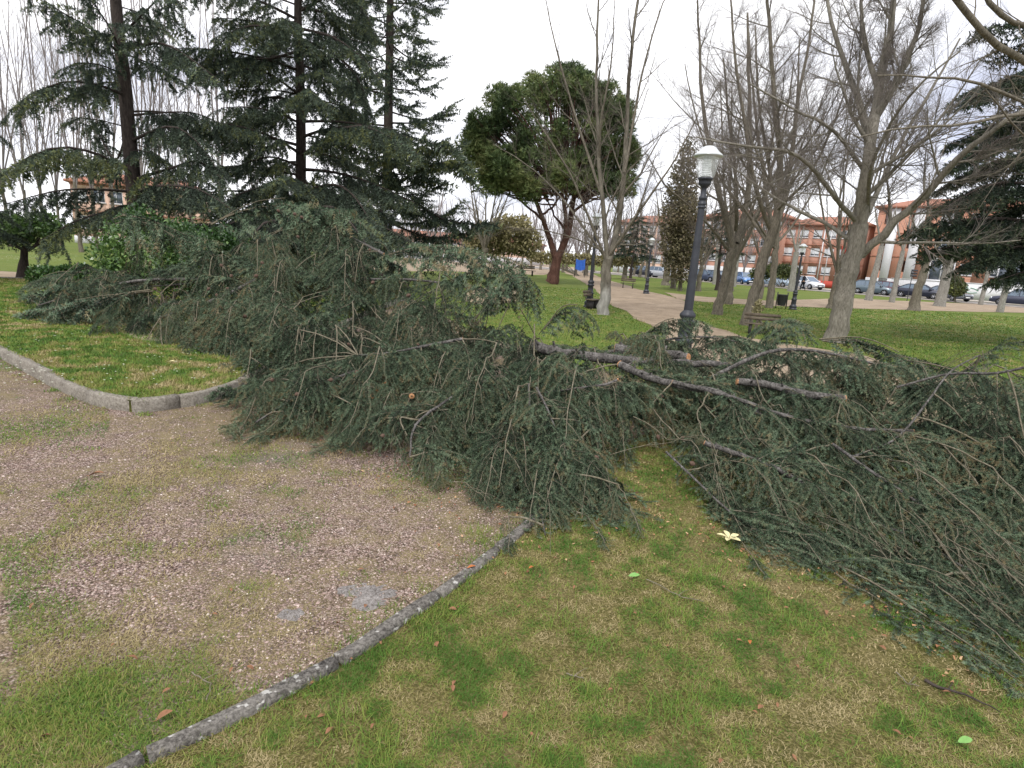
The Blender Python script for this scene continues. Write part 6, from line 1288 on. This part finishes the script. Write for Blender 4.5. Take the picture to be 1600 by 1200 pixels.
# ================================================================== SMALL THINGS
M['cone'] = tint_mat('cedar_cone', [(0, (.075, .048, .035)), (1, (.17, .11, .085))], .8, .2); M['leaf_br'] = flat('dead_leaf', (.24, .12, .065), .8, .2, var=.3, scale=30); M['leaf_or'] = flat('orange_leaf', (.42, .14, .04), .7, .3, var=.3, scale=30); M['leaf_cr'] = flat('cream_leaf', (.62, .55, .30), .6, .3, var=.2, scale=30); M['leaf_gr'] = flat('green_leaf', (.16, .33, .08), .5, .4, var=.2, scale=30)
g = G(); prof = [(0, -.036)]
for k in range(9):
    z = -.033 + k * .0082; rr = .027 * math.sin(max(.25, (k + .8) / 9.6 * PI)) + .004; prof += [(rr, z), (rr * 1.03, z + .005), (rr * .86, z + .0075)]
prof += [(0, .042)]; lathe(g, prof, 12, tint=rng.uniform(0, 1)); CONE = g.mesh('cone'); CONE.materials.append(M['cone']); CONE.polygons.foreach_set('use_smooth', np.ones(len(CONE.polygons), bool))
g = G()  # opened cone seen end on: ring of scales
for k in range(14):
    a = k * 2 * PI / 14
    for rr, zz, ln in ((.012, .012, .018), (.014, 0, .026)):
        c, s = math.cos(a + zz * 30), math.sin(a + zz * 30); t = np.array([-s, c, 0]); p = np.array([c, s, 0]); V = [p * rr - t * .004 + [0, 0, zz], p * rr + t * .004 + [0, 0, zz], p * (rr + ln) + t * .007 + [0, 0, zz + .006], p * (rr + ln) - t * .007 + [0, 0, zz + .006]]; g.add(V, [[[0, 1, 2, 3]]])
OCONE = g.mesh('open_cone'); OCONE.materials.append(M['cut'])
cone_px = [(604, 606), (592, 614), (645, 625), (601, 686), (548, 545), (585, 625), (560, 588), (352, 424), (362, 460), (367, 440), (345, 470), (465, 345), (440, 340), (476, 350), (470, 380), (580, 400), (585, 450), (1025, 688), (1063, 690), (1078, 729), (1030, 625), (430, 600), (468, 622), (640, 470), (388, 502), (700, 560), (655, 545), (1180, 640), (1160, 610), (250, 460), (332, 460), (1330, 600), (1210, 560), (415, 420), (405, 440), (855, 700), (930, 720), (520, 600)]
for i, (a, b_) in enumerate(cone_px):
    # drop the cone where the sight line meets the heap
    P = None
    for Y in np.linspace(12.5, 2.4, 400)[::-1]:
        q = at(a, b_, Y)
        if q[2] <= max(hmap(q[0], q[1])[0][0] * 1.0, .02) + .02: P = q; break
    if P is None: P = at(a, b_, 9.5)
    is_o = i in (0, 1, 2, 3, 5) and i != 3; P = P + np.array([0, -.06, .05]) * (P[1] / 5)
    o = link('cedar_cone', OCONE if is_o else CONE, None, None, loc=P); s = (.6 if is_o else .58) if P[1] < 7 else .85; o.scale = (s, s, s); o.rotation_euler = (rng.uniform(.6, 1.6), rng.uniform(-.5, .5), rng.uniform(0, 6)); 
    tag(o, 'opened orange brown cedar cone among the left centre branches' if is_o else 'brown cedar cone caught among the cut branches', 'cone', 'open cedar cones' if is_o else 'brown cedar cones')
def leafmesh(name, ln, wd, curl, m_):
    g = G(); n = 7; V = []
    for k in range(n):
        t = k / (n - 1); w_ = wd / 2 * math.sin(PI * (.06 + .90 * t)) ** .8; z = curl * math.sin(PI * t) * ln
        V += [[t * ln - ln / 2, -w_, z + w_ * .5], [t * ln - ln / 2, 0, z], [t * ln - ln / 2, w_, z + w_ * .45]]
    g.add(V, [[[k * 3 + j, k * 3 + 3 + j, k * 3 + 4 + j, k * 3 + 1 + j] for k in range(n - 1) for j in (0, 1)]]); limb(g, [[-ln / 2, 0, 0], [-ln * .72, 0, .004]], .0012, .0008, 3, 4); me = g.mesh(name); me.materials.append(m_); me.polygons.foreach_set('use_smooth', np.ones(len(me.polygons), bool)); return me
LB = leafmesh('leaf', .052, .026, .10, M['leaf_br']); LO = leafmesh('leaf', .06, .024, .08, M['leaf_or']); LG = leafmesh('leaf', .07, .030, .05, M['leaf_gr']); LC = leafmesh('leaf', .055, .026, .06, M['leaf_cr'])
def leaf(me, px, py, lb, rz=None, s=1.0, cat='leaf', group=None, z=.03):
    q = gp(px, py, z); o = link('fallen_leaf', me, None, None, loc=q); o.rotation_euler = (rng.normal(0, .25), rng.normal(0, .25), rng.uniform(0, 6) if rz is None else rz); o.scale = (s, s, s); tag(o, lb, cat, group); return o
leaf(LO, 831, 887, 'red brown leaf on the lawn just right of the flush kerb end', .9, .8); leaf(LO, 737, 886, 'orange leaf lying against the kerb', .6, .8); leaf(LG, 991, 899, 'flat green leaf on the lawn below the centre branches', .1, .8); leaf(LG, 1508, 1157, 'pale green round leaf near the bottom right corner', .2, .8); leaf(LO, 1172, 1003, 'small orange leaf in the middle of the near lawn', 1.2, .6)
leaf(LB, 257, 1118, 'large brown leaf on the gravel side near the bottom left', .5, 1.0); leaf(LB, 207, 1028, 'pale round brown leaf on the mossy gravel', .2, .7); leaf(LB, 151, 741, 'dark brown leaf alone on the far gravel', .2, 1.6, z=.03); leaf(LC, 268, 565, 'white scrap on the raised lawn', .1, 1.3, 'litter', z=.16)
q = gp(1139, 842, .03); root = empty('leaf_cluster', q); tag(root, 'cluster of five cream coloured leaves beside the cut branch on the lawn', 'leaves')
for k in range(5):
    o = link('leaf', LC, None, root); a = k * 2 * PI / 5 + .4; o.location = (.04 * math.cos(a), .04 * math.sin(a), .012); o.rotation_euler = (.1, -.2, a); o.scale = (1.15, 1.3, 1)
for i in range(70):
    a, b_ = (rng.uniform(40, 1560), rng.uniform(850, 1190)) if i < 60 else (rng.uniform(500, 760), rng.uniform(690, 900))
    q = gp(a, b_)
    if inpoly(q[:1], q[1:2], FOOT)[0]: continue
    leaf(LB, a, b_, 'small dead brown leaf scattered around the kerb and near lawn', None, rng.uniform(.3, .65), group='small dead leaves on the ground', z=.02)
# bark chips under the heap's front edge
g = G(); n = 1500; k = rng.integers(0, len(front), n); fr = np.array(front); X = fr[k] + rng.normal(0, .28, (n, 2)) + [0, .15]; a = rng.uniform(0, 6.28, n); s = rng.uniform(.004, .011, n)
c, d_ = np.cos(a) * s, np.sin(a) * s; Vv = np.stack([np.stack([X[:, 0] + u * c - v * d_ * .4, X[:, 1] + u * d_ + v * c * .4, .012 + rng.uniform(0, .014, n)], 1) for u, v in ((-1, -1), (1, -1), (1, 1), (-1, 1))], 1)
g.add(Vv.reshape(-1, 3), np.arange(n * 4).reshape(-1, 4), np.repeat(rng.uniform(0, 1, n), 4)); tag(g.build('leaf_litter', tint_mat('leaf_litter', [(0, (.14, .06, .035)), (.5, (.30, .14, .07)), (1, (.45, .30, .17))], .8, .2)), 'reddish dead leaf scraps along the front of the cut branches', kind='stuff')
# daisies on the lawns
g = G(); n = 900; Q = []
for _ in range(n):
    a, b_ = [(rng.normal(800, 40), rng.normal(462, 8)), (rng.uniform(0, 400), rng.uniform(480, 600)), (rng.uniform(1350, 1600), rng.normal(500, 8)), (rng.normal(60, 60), rng.normal(402, 3)), (rng.uniform(830, 940), rng.uniform(450, 500))][rng.integers(5)]
    hy = 346 + .0647 * a; Q.append(gp(a, max(b_, hy + 20), .14 if a < 420 and b_ > 445 else .035))
Q = np.array(Q); sz = .010 * np.maximum(1, Q[:, 1] / 10); a = rng.uniform(0, 6, n)
Vv = np.stack([Q + np.stack([np.cos(a + k * PI / 3) * sz, np.sin(a + k * PI / 3) * sz, np.zeros(n)], 1) for k in range(6)], 1); g.add(Vv.reshape(-1, 3), np.arange(n * 6).reshape(-1, 6)); tag(g.build('daisies', M['leaf_cr'] if False else flat('daisy', (.6, .62, .5), .7, .2)), 'tiny white daisies dotted over the lawns', kind='stuff')

# loose twigs on the near lawn
for pts, lb in [([(1445, 1062), (1480, 1078), (1520, 1090), (1562, 1112)], 'half buried dark twig in the bare soil near the bottom right corner'), ([(885, 1052), (897, 1056), (912, 1060)], 'short pale twig in the middle of the near lawn'), ([(300, 1050), (318, 1062), (330, 1068), (322, 1095)], 'bent straw coloured twig on the gravel side of the kerb'), ([(1010, 905), (1060, 930), (1100, 940)], 'thin straw stalk lying right of the green leaf'), ([(1400, 1050), (1420, 1068), (1436, 1072)], 'small crooked twig left of the bare soil')]:
    P = [gp(*q_, .022) for q_ in pts]; o_ = P[0]; root = empty('fallen_twig', o_); tag(root, lb, 'twig'); g = G(); limb(g, [p - o_ for p in P], .007 if 'dark' in lb else .0028, .002, 10, 6, .002); limb(g, [P[1] - o_, P[1] - o_ + [.03, .02, .01], P[1] - o_ + [.06, .05, .0]], .002, .001, 5, 4); g.build('twig', M['bark_dark'] if 'dark' in lb else M['twig_cedar'], root, smooth=True)
